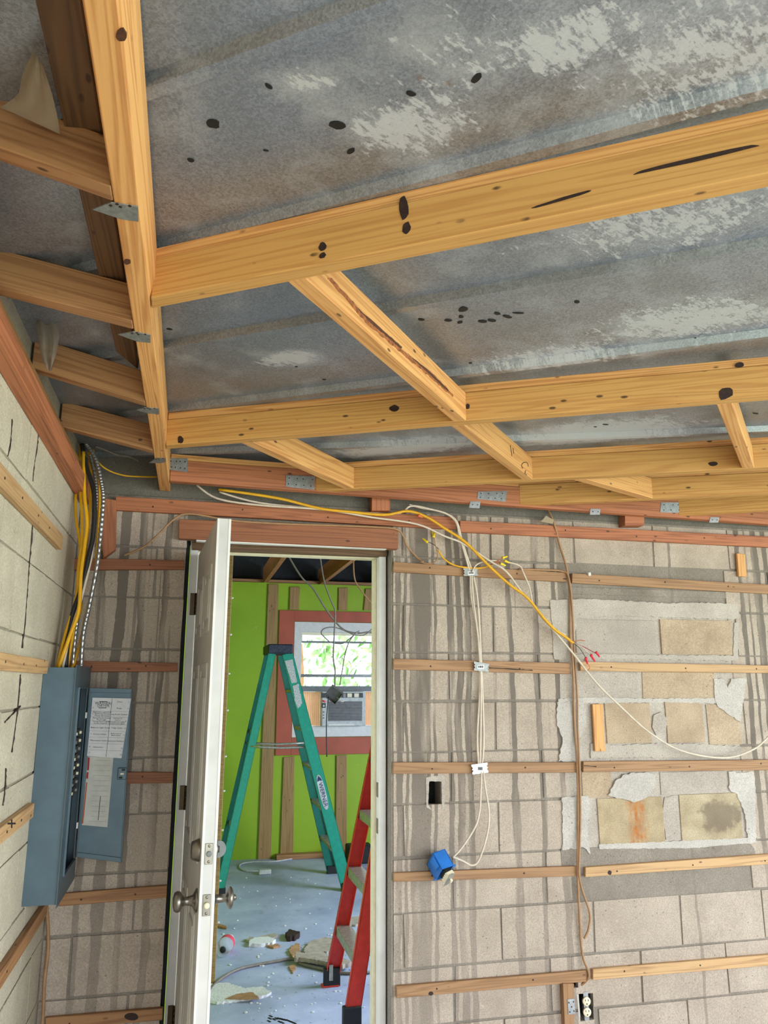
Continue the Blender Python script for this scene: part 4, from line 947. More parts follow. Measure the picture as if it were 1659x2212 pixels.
wl([(884, 1090), (910, 1097), (955, 1106), (985, 1124), (996, 1160), (1008, 1200), (1019, 1232, .03), (1020, 1246, .024)], .046, .0042, 'cable_white', 'second white cable bending down into the upper cable plate', GW)
GD = 'white cables running down to the blue switch box'
wl([(1016, 1244), (1018, 1290), (1030, 1360), (1036, 1430, .026), (1036, 1500), (1031, 1590), (1034, 1656, .026)], .018, .0045, 'cable_white', 'white cable down the wall, left of the three', GD)
wl([(1023, 1244), (1032, 1300), (1038, 1400), (1040, 1440, .026), (1043, 1520), (1045, 1600), (1041, 1656, .026)], .018, .0045, 'cable_white', 'white cable down the wall, right of the three', GD)
wl([(1019, 1244), (1023, 1300), (1033, 1380), (1038, 1440, .028), (1039, 1520), (1038, 1600), (1037, 1656, .028)], .022, .0042, 'cable_white', 'white cable down the wall, middle of the three', GD)
wl([(1040, 1658, .026), (1039, 1700), (1036, 1752), (1026, 1787), (1000, 1828), (979, 1852)], .045, .0042, 'cable_white', 'white cable bending left into the blue switch box', GD)
wl([(1043, 1658, .026), (1049, 1705), (1056, 1750), (1055, 1788), (1045, 1830), (1032, 1862), (1018, 1869), (1000, 1860), (978, 1851)], .048, .0042, 'cable_white', 'white cable looping right of the blue switch box', GD)
GT = 'tan cables down to the outlet'
wl([(1182, 1098), (1196, 1128, .03), (1210, 1180), (1225, 1232, .028), (1231, 1290), (1232, 1380), (1238, 1445, .028), (1241, 1560), (1247, 1655, .028), (1249, 1770), (1248, 1880, .028), (1252, 1980), (1258, 2060), (1272, 2102, .026), (1266, 2119), (1246, 2134, -.02)], .014, .0050, 'cable_tan', 'tan cable straight down the wall from the ledger to the outlet', GT)
wl([(1120, 1230), (1180, 1231), (1215, 1234), (1228, 1246, .03), (1236, 1310), (1240, 1400), (1247, 1500), (1248, 1570), (1252, 1655, .036), (1254, 1770), (1251, 1880, .034), (1257, 1920), (1274, 1972), (1271, 2008), (1262, 2028)], .020, .0046, 'cable_tan', 'tan cable beside the straight one, bulging right near its end', GT)
wl([(1020, 1236), (1028, 1221), (1045, 1213), (1065, 1211), (1095, 1214), (1122, 1222), (1130, 1236), (1144, 1270), (1150, 1300), (1166, 1328), (1188, 1352), (1222, 1372)], .040, .0036, 'cable_white', 'white cable arching up out of the upper cable plate')
y2 = wl([(946, 1188), (960, 1208), (985, 1222), (1020, 1227), (1045, 1226), (1062, 1220)], .034, .0038, 'cable_yellow', 'thin yellow cable sagging behind the upper cable plate')
def child_wire(o, pts, r, m, d=.04, sub=4): return tube('wire', [onY(p[0], p[1], DW-(p[2] if len(p) > 2 else d)) for p in pts], r, m, o, sub, 6)
def nut(p, q, m, d, o):
    a = onY(*p, DW-d); b = onY(*q, DW-d); L = (b-a).length
    lathe('wire_nut', [(0, .0062), (L*.25, .0062), (L*.3, .0052), (L, .0036), (L+.0005, .0005)], a, b-a, m, o, 8)
child_wire(y2, [(947, 1186), (938, 1177), (924, 1170)], .0016, 'cable_black'); nut((924, 1172), (913, 1163), 'wirenut_yellow', .04, y2)
child_wire(y2, [(938, 1160), (940, 1175), (944, 1190), (945, 1206), (936, 1216), (920, 1217), (908, 1213)], .0024, 'cable_tan'); nut((938, 1161), (933, 1147), 'wirenut_yellow', .042, y2); nut((936, 1161), (940, 1148), 'wirenut_yellow', .046, y2)
for a, b, c in (((1072, 1214), (1080, 1208), (1086, 1204)), ((1072, 1215), (1082, 1212), (1093, 1214)), ((1068, 1218), (1076, 1217), (1083, 1218))): child_wire(y2, [(1060, 1220), a, b, c], .0014, 'copper', .046)
nut((1085, 1205), (1096, 1202), 'wirenut_yellow', .046, y2); nut((1090, 1211), (1100, 1216), 'wirenut_yellow', .048, y2); nut((1081, 1217), (1092, 1222), 'wirenut_yellow', .05, y2)
yl = [o for o in bpy.data.objects if o.get('label', '').startswith('heavy yellow')][0]
for pts, m in (([(1238, 1389), (1252, 1400), (1266, 1422)], 'cable_black'), ([(1238, 1389), (1256, 1396), (1276, 1415)], 'cable_white'), ([(1238, 1388), (1262, 1398), (1288, 1412)], 'red_ink'), ([(1240, 1386), (1252, 1383), (1263, 1384)], 'copper'), ([(1262, 1425), (1274, 1440), (1270, 1448)], 'copper')):
    child_wire(yl, pts, .0015, m, .06)
nut((1265, 1420), (1269, 1434), 'wirenut_red', .062, yl); nut((1276, 1414), (1285, 1429), 'wirenut_red', .066, yl); nut((1287, 1408), (1295, 1419), 'wirenut_red', .06, yl)
orr = tag(lathe('wire_nut', [(0, .006), (.006, .006), (.008, .005), (.022, .0035), (.0225, .0005)], onY(903, 1113, DW-.07), onY(920, 1121, DW-.07)-onY(903, 1113, DW-.07), 'wirenut_orange', None, 10), 'orange wire nut on the cables under the ledger, right of the door', 'wire nut')
# torn tape and twigs at the head of the tan cables
poly_t = poly('tape_scrap', [onY(u, v, DW-.045) for u, v in ((1168, 1127), (1180, 1114), (1196, 1123), (1194, 1132), (1180, 1128))], (0, .0006, 0), 'kraft', None, .0012); tag(poly_t, 'scrap of torn tan tape where the straight tan cable starts', 'tape')
st = tag(box('cable_staple', onY(1273, 1240, DW-.024), (.014, .010, .016), 'white_paint', None, .003), 'white cable staple on the strip right of the tan cables', 'staple')
# cable guard plates with bar code stickers
for px, lb, lab in (([(1001, 1227), (1032, 1227), (1033, 1244), (1002, 1244)], ((1011, 1234), (1025, 1242)), 'grey notched cable plate on the upper strip, white cables passing under'),
                    ([(1024, 1429), (1057, 1434), (1056, 1452), (1024, 1448)], ((1031, 1436), (1046, 1445)), 'grey notched cable plate on the split strip'),
                    ([(1018, 1652), (1053, 1647), (1055, 1669), (1021, 1673)], ((1031, 1655), (1044, 1666)), 'pale notched cable plate on the strip above the blue switch box')):
    c = [onY(u, v, DW-.034) for u, v in px]; pts = []
    pts += [c[0], c[1]]
    for f in (.2, .35, .5, .65, .8): pts.append(c[1].lerp(c[2], f)-V((.006 if f in (.35, .65) else 0, 0, 0)))
    pts += [c[2], c[3]]
    for f in (.2, .35, .5, .65, .8): pts.append(c[3].lerp(c[0], f)+V((.006 if f in (.35, .65) else 0, 0, 0)))
    o = poly('cable_plate', pts, (0, .0016, 0), 'strap_steel' if 'grey' in lab else 'plate_steel'); tag(o, lab, 'metal plate', 'cable guard plates')
    (u0, v0), (u1, v1) = lb; ya = DW-.0343
    s = slab('sticker', [onY(u0, v0, ya), onY(u1, v0, ya), onY(u1, v1, ya), onY(u0, v1, ya)], (0, -.0003, 0), 'label_white', o, 0)
    for f in (.18, .27, .40, .47, .58, .68, .8):
        u = u0+(u1-u0)*f; w = .35 if f in (.27, .58) else .6
        slab('bar', [onY(u-w, v0+2.2, ya-.0004), onY(u+w, v0+2.2, ya-.0004), onY(u+w, v1-2.5, ya-.0004), onY(u-w, v1-2.5, ya-.0004)], (0, -.0002, 0), 'ink', s, 0)
# ================================================================== BLUE SWITCH BOX hanging from its cables
bc = onY(951, 1868, DW-.055)
bn = V((.30, -.62, -.72)).normalized(); bx = V((1, .18, .06)); bx = (bx-bn*bx.dot(bn)).normalized(); by = bn.cross(bx)
bmx = Matrix(((bx.x, by.x, bn.x, bc.x), (bx.y, by.y, bn.y, bc.y), (bx.z, by.z, bn.z, bc.z), (0, 0, 0, 1)))
sb = empty('switch_box', bc, 'blue plastic switch box hanging crooked from white cables, device dangling out', 'electrical box', mat=bmx)
def lbox(name, lo, hi, m, par, mt, bev=.0008):
    bm = bmesh.new(); addbox(bm, lo, hi)
    if bev: bmesh.ops.bevel(bm, geom=bm.edges[:], offset=bev, segments=1, affect='EDGES')
    return link(name, mesh(bm), m, mt, par)
W2, H2, D2 = .029, .040, .036
bm = bmesh.new()
for lo, hi in (((-W2, -H2, -D2), (W2, H2, -D2+.003)), ((-W2, -H2, -D2), (-W2+.003, H2, D2)), ((W2-.003, -H2, -D2), (W2, H2, D2)), ((-W2, -H2, -D2), (W2, -H2+.003, D2)), ((-W2, H2-.003, -D2), (W2, H2, D2)),
               ((W2, -H2+.004, D2-.003), (W2+.012, -H2+.018, D2)), ((W2, H2-.018, D2-.003), (W2+.012, H2-.004, D2)), ((-W2-.012, -H2+.004, D2-.003), (-W2, -H2+.018, D2)), ((-W2-.010, H2-.03, -.02), (-W2, H2-.004, .02))): addbox(bm, lo, hi)
link('box_shell', mesh(bm, nrm=False), 'box_blue', bmx, sb)
dc = onY(970, 1896, DW-.10); dn = V((.42, -.60, -.68)).normalized(); dx = V((.8, .35, .2)); dx = (dx-dn*dx.dot(dn)).normalized(); dy = dn.cross(dx)
dmx = Matrix(((dx.x, dy.x, dn.x, dc.x), (dx.y, dy.y, dn.y, dc.y), (dx.z, dy.z, dn.z, dc.z), (0, 0, 0, 1)))
dev = lbox('switch_body', (-.016, -.026, -.014), (.016, .026, .006), 'ivory', sb, dmx, .002)
for i in range(4): lbox('terminal_rib', (-.017, -.022+i*.012, -.016), (.017, -.016+i*.012, -.004), 'ivory', dev, dmx, .001)
lbox('back_body', (-.014, -.024, -.030), (.014, .024, -.0145), 'black', sb, dmx, .001)
lbox('metal_yoke', (-.020, -.034, .0062), (.010, .034, .0078), 'plate_steel', sb, dmx, .0005)
lbox('lever', (-.005, -.008, .008), (.005, .006, .018), 'ivory', dev, dmx, .001)
for a in (-.008, .002, .010): tube('wire', [bmx @ V((a, .002, -.02)), bmx @ V((a*1.4, -.004, .02)), bmx @ V((a*2, -.012, .050)), dmx @ V((a, 0, -.028))], .0016, 'cable_black' if a < .01 else 'copper', sb, 5, 6)
# ================================================================== OUTLET
oc = onY(1267, 2174, DW-.004); ox = V((1, -.10, 0)).normalized(); on_ = V((-.10, -1, .0)).normalized(); oz = V((-.02, 0, 1))
omx = frame(oc, ox, z=on_)
ol = empty('outlet', oc, 'ivory double outlet standing open in the block wall, no cover plate', 'outlet', mat=omx)
lbox('metal_yoke', (-.010, -.052, -.004), (.010, .052, -.002), 'plate_steel', ol, omx, .0004)
lbox('outlet_body', (-.015, -.034, -.030), (.015, .034, -.0045), 'black', ol, omx, .001)
for s in (1, -1):
    fc = lathe('outlet_face', [(-.002, .0165), (.0055, .0165), (.0065, .0155), (.0066, .001)], omx @ V((0, s*.0195, 0)), on_, 'ivory', ol, 20)
    for x, w in ((-.0062, .0011), (.0062, .0013)): lbox('slot', (x-w, s*.0195+.0015, .0064), (x+w, s*.0195+.0085, .0072), 'knot_dark', fc, omx, 0)
    lathe('slot', [(0, .0026), (.0006, .0026)], omx @ V((0, s*.0195-.0085, .0066)), on_, 'knot_dark', fc, 10)
lathe('screw', [(0, .003), (.001, .002)], omx @ V((0, 0, -.001)), on_, 'plate_steel', ol, 8)
obx = tag(slab('outlet_box_rim', [onY(u, v, DW-.002) for u, v in ((1246, 2149), (1250, 2149), (1254, 2198), (1250, 2198))], (0, .04, 0), 'paper_aged', None, .0004), 'pale rim of the recessed box left of the outlet', 'electrical box')
# ================================================================== FAR ROOM
GF = 'upright strips on the lime green wall'
def fstrip(tl, tr, br, bl, lab):
    c = [onY(*q, FY-.02) for q in (tl, tr, br, bl)]; tag(slab('wall_strip', c, (0, .0195, 0), 'far_wood', None, .001), lab, 'wood strip', GF)
fstrip((580, 1262), (602, 1262), (585, 1856), (557, 1857), 'full height wood strip on the green wall left of the window')
fstrip((627, 1268), (648, 1268), (646, 1317), (625, 1317), 'short wood strip above the window, left one')
fstrip((732, 1270), (752, 1270), (750, 1318), (731, 1318), 'short wood strip above the window, second from left')
fstrip((613, 1636), (636, 1634), (633, 1853), (605, 1854), 'wood strip under the window, left one')
fstrip((727, 1632), (749, 1631), (749, 1846), (725, 1848), 'wood strip under the window, between the ladders')
fstrip((790, 1272), (812, 1272), (811, 1318), (786, 1318), 'short wood strip above the window at the door frame edge')
# casing
def trim(n, px):
    c = [onY(u, v, FY-.022) for u, v in px]; return tag(slab('trim_%d' % n, c, (0, .0215, 0), 'trim_red', None, .001), kind='structure')
wl_, wr_ = WX0, WX1
def wbox(name, x0, x1, z0, z1, y0, y1, m, parent, bev=.001):
    bm = bmesh.new(); addbox(bm, (x0, y0, z0), (x1, y1, z1))
    if bev: bmesh.ops.bevel(bm, geom=bm.edges[:], offset=bev, segments=1, affect='EDGES')
    return link(name, mesh(bm), m, None, parent)
a = onY(604, 1318, FY-.022); b = onY(636, 1342, FY-.022); cL = onY(594, 1632, FY-.022); cI = onY(622, 1594, FY-.022)
tz1, tz2, tb1, tb2 = a.z, b.z, cI.z, cL.z
for n, (x0, x1, z0, z1) in enumerate(((a.x, b.x, tb2, tz1), (b.x, 1.95, tz2, tz1), (b.x, 1.95, tb2, tb1), (1.951, 2.09, tb2, tz1))):
    tag(wbox('trim_%d' % (n+1), x0, x1-.0005, z0, z1, FY-.022, FY-.0005, 'trim_red', None), kind='structure')
win = empty('window_1', (1.4, FY, WZ0), kind='structure')
f0, f1 = b.x+.004, 1.945; z0, z1 = tb1+.004, tz2-.004
gx0 = onY(650, 1400, FY+.03).x; gz1 = onY(660, 1366, FY+.03).z; gz0 = onY(660, 1482, FY+.03).z; zz = onY(660, 1494, FY).z; zb = onY(660, 1568, FY).z; fw1 = gx0
fx = 2*1.445-gx0
wbox('frame', f0, gx0, z0, z1, FY-.012, FY+.07, 'vinyl', win); wbox('frame', fx, f1, z0, z1, FY-.012, FY+.07, 'vinyl', win)
wbox('frame', gx0, fx, gz1, z1, FY-.012, FY+.07, 'vinyl', win)
zbar = onY(700, 1387, FY+.03).z
wbox('sash_rail', gx0, fx, zbar-.009, zbar+.009, FY+.02, FY+.05, 'sash_grey', win)
wbox('sash_stile', gx0, gx0+.012, zbar+.010, gz1, FY+.02, FY+.05, 'ivory', win); wbox('sash_rail', gx0+.012, fx, gz1-.025, gz1, FY+.02, FY+.05, 'ivory', win)
mr = wbox('meeting_rail', gx0, fx, zz, gz0, FY+.0, FY+.05, 'sash_grey', win)
zs = onY(700, 1460, FY+.05).z; wbox('outer_sash_rail', gx0, fx, zs-.012, zs+.016, FY+.055, FY+.075, 'box_steel', win)
wbox('pane', gx0, fx, gz0, zbar-.010, FY+.038, FY+.041, 'pane_glass', win, 0); wbox('pane', gx0+.012, fx, zbar+.010, gz1-.026, FY+.038, FY+.041, 'pane_glass', win, 0)
wbox('sill', gx0, fx, z0, zb-.002, FY-.02, FY+.07, 'vinyl', win, .004)
# accordion side panels beside the air conditioner
ax0 = onY(692, 1530, FY).x; ax1 = onY(785, 1530, FY).x
ac = empty('air_conditioner', ((ax0+ax1)/2, FY, zb), 'white window air conditioner with dark grille under the bright glass', 'air conditioner')
wbox('case', ax0, ax1, zb, zz-.001, FY-.10, FY+.35, 'ac_body', ac, .004)
def acp(u, v): return onY(u, v, FY-.10)
g0, g1 = acp(710, 1515), acp(782, 1557)
wbox('grille_back', g0.x, g1.x, g1.z, g0.z, FY-.103, FY-.1002, 'ac_dark', ac, .0004)
n = 13
for i in range(n):
    z = g1.z+(g0.z-g1.z)*(i+.5)/n; wbox('grille_slat', g0.x, g1.x, z-.003, z+.003, FY-.108, FY-.1032, 'ac_body' if i % 1 else 'box_steel', ac, 0)
p0, p1 = acp(694, 1497), acp(784, 1507)
vt = wbox('vent_band', p0.x, p1.x, p1.z, p0.z, FY-.103, FY-.1002, 'ac_dark', ac, .0004)
for u in (705, 720, 735, 744): q = acp(u, 1502); wbox('vent_louvre', q.x-.012, q.x+.012, p1.z+.004, p0.z-.004, FY-.106, FY-.1032, 'box_steel', vt, 0)
for u in (755, 770): q = acp(u, 1502); wbox('vent_louvre', q.x-.022, q.x+.022, p1.z+.004, p0.z-.004, FY-.106, FY-.1032, 'ivory', vt, 0)
q = acp(699, 1524); kp = wbox('control', q.x-.02, q.x+.02, q.z-.022, q.z+.022, FY-.104, FY-.1002, 'ac_dark', ac, .001); wbox('dial', q.x-.008, q.x+.008, q.z-.012, q.z+.006, FY-.110, FY-.1042, 'paper', kp, .001)
for v in (1538, 1545, 1551): q = acp(699, v); wbox('button', q.x-.005, q.x+.005, q.z-.004, q.z+.004, FY-.106, FY-.1002, 'ac_dark', ac, 0)
q0, q1 = acp(709, 1564), acp(765, 1567); wbox('tray_edge', q0.x, q1.x, q1.z, q0.z, FY-.105, FY-.1002, 'white_paint', ac, 0)
for x0, x1, lab in ((gx0+.001, ax0-.001, 'left'), (ax1+.001, fx-.001, 'right')):
    bm = bmesh.new(); n = int((x1-x0)/.009); prev = None
    for i in range(n+1):
        x = x0+(x1-x0)*i/n; y = FY+.02+(.006 if i % 2 else -.006); cur = (bm.verts.new((x, y, zb)), bm.verts.new((x, y, zz-.001)))
        if prev: bm.faces.new((prev[0], cur[0], cur[1], prev[1]))
        prev = cur
    link('accordion_panel', mesh(bm), 'accordion', None, ac)
# outside: lawn hedge and trees
def leafy(name, c, s, m, lab, seed, n=420):
    rnd = random.Random(seed); bm = bmesh.new()
    for i in range(n):
        d = V((rnd.gauss(0, 1), rnd.gauss(0, 1), rnd.gauss(0, 1))).normalized()*(rnd.random()**.4)
        p = V((d.x*s[0], d.y*s[1], d.z*s[2])); u = V((rnd.gauss(0, 1), rnd.gauss(0, 1), rnd.gauss(0, 1))).normalized(); w = u.orthogonal().normalized(); k = rnd.uniform(.10, .22)
        vs = [bm.verts.new(p+u*k), bm.verts.new(p+w*k*.5), bm.verts.new(p-u*k), bm.verts.new(p-w*k*.5)]; bm.faces.new(vs)
    root = empty(name, (c[0], c[1], -.14)); tag(root, lab, 'tree')
    lf = link('foliage', mesh(bm, nrm=False), m, Matrix.Translation(V(c)), root); lf['kind'] = 'stuff'
    tube('trunk', [V((c[0], c[1], -.14)), V((c[0]+.1, c[1], c[2]*.5)), V((c[0], c[1], c[2]))], .12, 'old_wood', root, 3, 8); return root
leafy('tree', (4.6, 19.0, 2.6), (2.0, 1.4, 2.0), 'foliage', 'nearer leafy green tree seen through the window glass', 3)
leafy('tree', (3.4, 26.0, 3.0), (2.4, 1.4, 2.6), 'foliage_pale', 'farther pale tree seen through the window glass', 5)
# corner post by the door
pst = onZ(452, 2127, 0.0); px1 = onY(464, 2127, pst.y).x
pt = empty('corner_post', (pst.x, pst.y, 0), 'tan wood post standing just behind the open door edge, screw tips on its side', 'post')
bm = bmesh.new(); addbox(bm, (px1-.085, pst.y, 0), (px1, pst.y+.038, 2.50)); bmesh.ops.bevel(bm, geom=bm.edges[:], offset=.002, segments=1, affect='EDGES'); link('post_body', mesh(bm), 'far_wood', None, pt)
for v in (1290, 1370, 1455, 1535, 1635, 1710, 1795, 1905, 1995): z = onY(462, v, pst.y).z; lathe('screw_tip', [(0, .006), (.010, .005), (.012, .001)], (px1, pst.y+.015, z), (1, 0, 0), 'white_paint', pt, 7)
# ------------------------------------------------------------------ green step ladder
def rail(name, A, B, wdir, w, m, parent, fl=.024, fdir=None, t=.004):
    """channel rail from A to B: web of width w along wdir, two flanges along fdir"""
    A = V(A); B = V(B); ax = (B-A).normalized(); wd = (V(wdir)-ax*V(wdir).dot(ax)).normalized(); n = ax.cross(wd)
    if fdir is not None and n.dot(V(fdir)) < 0: n = -n
    mt = frame(A, ax, z=wd); mi = mt.inverted(); bm = bmesh.new(); L = (B-A).length
    ny = 1 if (mt.to_3x3() @ V((0, 1, 0))).dot(n) > 0 else -1
    for lo, hi in (((0, 0, -w/2), (L, t, w/2)), ((0, 0, -w/2), (L, fl, -w/2+t)), ((0, 0, w/2-t), (L, fl, w/2))): addbox(bm, (lo[0], min(lo[1]*ny, hi[1]*ny), lo[2]), (hi[0], max(lo[1]*ny, hi[1]*ny), hi[2]))
    return link(name, mesh(bm, nrm=False), m, mt, parent)
GYN, GYF = 6.28, 6.86
tipN = onY(620, 1412, 6.42); 
fN = onZ(752, 1925, 0.0); fF = onZ(718, 1886, 0.0)
gl = empty('step_ladder', (0.8, 6.5, 0), 'green fibreglass step ladder with dark top standing open before the window', 'ladder')
tN = onY(621, 1412, fN.y+.12); tF = V((tN.x, fF.y-.12 if fF.y-.12 > tN.y+.15 else tN.y+.28, tN.z))
r1 = rail('front_rail', tN, fN, (1, 0, .3), .088, 'green_fibre', gl, .030, (0, 1, 0)); r2 = rail('front_rail', tF, fF, (1, 0, .3), .088, 'green_fibre_shaded', gl, .030, (0, -1, 0))
lt_ = onY(588, 1412, tN.y+.01); lF0 = V((lt_.x, tF.y, lt_.z))
lb = onZ(474, 1905, 0.0); lb = V((onY(474, 1890, fN.y+.05).x, fN.y+.05, 0)); lbF = V((lb.x, fF.y-.05, 0))
rail('rear_rail', lt_, lb, (1, 0, -.3), .062, 'green_fibre', gl, .026, (0, 1, 0)); rail('rear_rail', lF0, lbF, (1, 0, -.3), .062, 'green_fibre_shaded', gl, .026, (0, -1, 0))
for i in range(1, 6):
    f = i/6.0; p = tN.lerp(fN, f); q = tF.lerp(fF, f)
    c = (p+q)/2; L = (q-p).length-.01; box('step', (c.x-.005, c.y, c.z), (.080, L, .022), 'aluminium', gl, .002)
for f in (.35, .75): p = lt_.lerp(lb, f); q = lF0.lerp(lbF, f); c = (p+q)/2; box('rear_brace', c, (.02, (q-p).length-.01, .03), 'aluminium', gl, .002)
for y in (tN.y+.03, tF.y-.03):
    dy = y-tN.y
    A1 = onY(541, 1612, tN.y-.01); B1 = onY(676, 1612, tN.y-.01); A1.y = B1.y = y-.045 if dy < .1 else y+.045
    tube('spreader_bar', [A1, A1.lerp(B1, .5)+V((0, 0, -.012)), B1], .010, 'aluminium', gl, 2, 6)
cc = onY(606, 1402, tN.y); box('top_cap', ((tN.x+lt_.x)/2, (tN.y+tF.y)/2, cc.z), (.20, tF.y-tN.y+.09, .075), 'ladder_cap', gl, .008)
for q in (fN, fF, lb, lbF): box('rubber_foot', (q.x, q.y+(.012 if q.y < 6.6 else -.012), .03), (.10, .045, .06), 'rubber', gl, .004)
# stickers on the near front rail
ax = (fN-tN).normalized(); rz = (V((1, 0, .3))-ax*V((1, 0, .3)).dot(ax)).normalized(); rn = V((0, -1, 0)); rn = (rn-ax*rn.dot(ax)); rn = (rn-rz*rn.dot(rz)).normalized()
def onrail(u, v): return onP(u, v, tN+rn*.0025, rn)
sm = frame(onrail(696.5, 1711), ax, z=rn)
bm = bmesh.new(); k = 24; va = [bm.verts.new((.135*math.copysign(abs(math.cos(w))**.8, math.cos(w)), .026*math.copysign(abs(math.sin(w))**.8, math.sin(w)), .0002)) for w in (2*math.pi*i/k for i in range(k))]; bm.faces.new(va)
bmesh.ops.solidify(bm, geom=bm.faces[:], thickness=.0006)
stk = link('oval_sticker', mesh(bm), 'label_white', sm, r1)
text('lettering', 'WERNER', .046, sm @ Matrix.Translation((.02, 0, .001)), 'label_navy', stk)
bm = bmesh.new(); va = [bm.verts.new(q) for q in ((-.125, 0, .001), (-.10, .016, .001), (-.082, .018, .001), (-.090, 0, .001), (-.082, -.018, .001), (-.10, -.016, .001))]; bm.faces.new(va); link('emblem', mesh(bm), 'label_navy', sm, stk)
poly('worn_sticker', [onrail(u, v) for u, v in ((615, 1428), (632, 1424), (642, 1474), (630, 1476))], rn*-.0006, 'label_worn', r1, .001)
poly('worn_sticker', [onrail(u, v) for u, v in ((632, 1482), (645, 1477), (653, 1520), (644, 1531), (638, 1520))], rn*-.0006, 'label_worn', r1, .004)
# ------------------------------------------------------------------ red step ladder leaning into the door view
rl = empty('step_ladder', (0.85, 4.3, 0), 'red fibreglass step ladder with grey steps beside the right door jamb', 'ladder')
nb = onZ(757, 2222, 0.0); fb = onZ(712, 2128, 0.0)
nbY, fbY = nb.y, fb.y
ntop = onY(797+15, 1850, nbY+.06); t1 = (ntop-nb); ntop = nb+t1*(1.75/t1.z) ; ftop_dir = onY(800, 1690, fbY-.05)-fb; ftop = fb+ftop_dir*(1.75/ftop_dir.z)
ftop.y = fbY-.12; ntop.y = nbY+.12; ntop.x = ftop.x = (ntop.x+ftop.x)/2
rail('front_rail', nb, ntop, (1, 0, -.2), .072, 'red_fibre', rl, .028, (0, 1, 0)); rail('front_rail', fb, ftop, (1, 0, -.2), .072, 'red_fibre', rl, .028, (0, -1, 0))
for i in range(1, 6):
    f = i*.29/1.75; p = nb.lerp(ntop, f); q = fb.lerp(ftop, f); c = (p+q)/2
    stp = box('step', (c.x+.006, c.y, c.z), (.078, abs(q.y-p.y)-.004, .004), 'aluminium', rl, .001)
    box('step_flange', (c.x-.032, c.y, c.z-.022), (.004, abs(q.y-p.y)-.004, .044), 'aluminium', stp, .001)
rb_n = V((nb.x+1.0, nb.y-.02, 0)); rb_f = V((fb.x+1.0, fb.y+.02, 0))
for A_, B_ in ((ntop+V((.09, 0, 0)), rb_n), (ftop+V((.09, 0, 0)), rb_f)): rail('rear_rail', A_, B_, (1, 0, .3), .05, 'red_fibre', rl, .022, (0, 1, 0))
box('top_cap', ((ntop.x+.05), (ntop.y+ftop.y)/2, 1.785), (.22, ftop.y-ntop.y+.10, .07), 'ladder_cap', rl, .008)
for q, s in ((nb, 1), (fb, -1)):
    d = ((ntop if s > 0 else ftop)-q).normalized(); ft = box('rubber_foot', q+d*.045+V((0, s*.010, 0)), (.086, .040, .088), 'rubber', rl, .004)
    box('foot_sole', (q.x, q.y+s*.010, .004), (.09, .05, .008), 'red_fibre', ft, .002)
for q in (rb_n, rb_f): box('rubber_foot', (q.x, q.y, .03), (.07, .04, .06), 'rubber', rl, .004)
box('kick_plate', fb+(ftop-fb).normalized()*.07+V((-.012, -.028, 0)), (.020, .002, .075), 'aluminium', rl, .0005)
# ------------------------------------------------------------------ things on the far floor
def fl(u, v, z=0.0): return onZ(u, v, z)
def chip(name, px, th, m, lab, cat='debris', group=None, jag=.006, z=0.0):
    o = poly(name, [fl(u, v, z+.0006) for u, v in px], (0, 0, th), m, None, jag); return tag(o, lab, cat, group)
GDB = 'broken board pieces on the far room floor'
bs = chip('plaster_board', [(445, 2165), (452, 2130), (490, 2128), (530, 2140), (566, 2136), (587, 2148), (570, 2156), (520, 2164), (470, 2170)], .012, 'plaster_chip', 'large white textured board piece behind the door bottom', 'debris', GDB)
poly('torn_patch', [fl(u, v, .0132) for u, v in ((486, 2158), (510, 2148), (545, 2144), (556, 2152), (560, 2158), (530, 2160))], (0, 0, .002), 'cardboard', bs, .004)
chip('broken_board', [(655, 2060), (668, 2040), (700, 2030), (718, 2032), (725, 2060), (700, 2062), (662, 2068)], .016, 'drywall_paper', 'upper brown board piece beside the red ladder foot', 'debris', GDB)
chip('broken_board', [(640, 2064), (664, 2068), (690, 2062), (712, 2074), (740, 2078), (760, 2086), (740, 2094), (700, 2086), (655, 2078), (636, 2078)], .022, 'drywall_paper', 'lower brown board piece with a torn edge beside the red ladder foot', 'debris', GDB, .006, .0175)
chip('board_scrap', [(628, 2050), (640, 2042), (648, 2044), (646, 2066), (632, 2070), (624, 2058)], .012, 'cardboard', 'small tan scrap left of the brown board pieces', 'debris', GDB)
chip('plaster_scrap', [(536, 2040), (552, 2032), (578, 2030), (596, 2036), (588, 2044), (560, 2046), (540, 2046)], .02, 'plaster_chip', 'white plaster scrap in the middle of the far floor', 'debris', GDB)
chip('board_scrap', [(550, 2030), (592, 2020), (600, 2026), (580, 2033), (556, 2034)], .012, 'drywall_paper', 'narrow brown scrap behind the white plaster scrap', 'debris', GDB)
chip('board_scrap', [(616, 2026), (626, 2018), (648, 2024), (640, 2032), (622, 2034)], .03, 'knot_dark', 'dark scrap standing right of the white plaster scrap', 'debris', GDB)
chip('board_scrap', [(576, 2046), (602, 2042), (604, 2046), (590, 2050)], .01, 'cardboard', 'thin tan scrap in front of the white plaster scrap', 'debris', GDB)
chip('board_scrap', [(530, 2034), (540, 2028), (550, 2032), (546, 2038)], .014, 'drywall_paper', 'small brown scrap left of the white plaster scrap', 'debris', GDB)
chip('board_scrap', [(748, 1996), (758, 1986), (776, 1984), (784, 1996), (768, 2002), (752, 2002)], .014, 'drywall_paper', 'brown scrap between the red ladder rails', 'debris', GDB)
chip('board_scrap', [(624, 2090), (634, 2084), (640, 2090), (632, 2104)], .006, 'cardboard', 'small scrap on the black cord bend', 'debris', GDB)
chip('board_scrap', [(466, 1998), (490, 2004), (488, 2008), (464, 2003)], .01, 'old_wood', 'thin wood scrap just behind the soda bottle', 'debris', GDB)
rnd = random.Random(4); bm = bmesh.new()
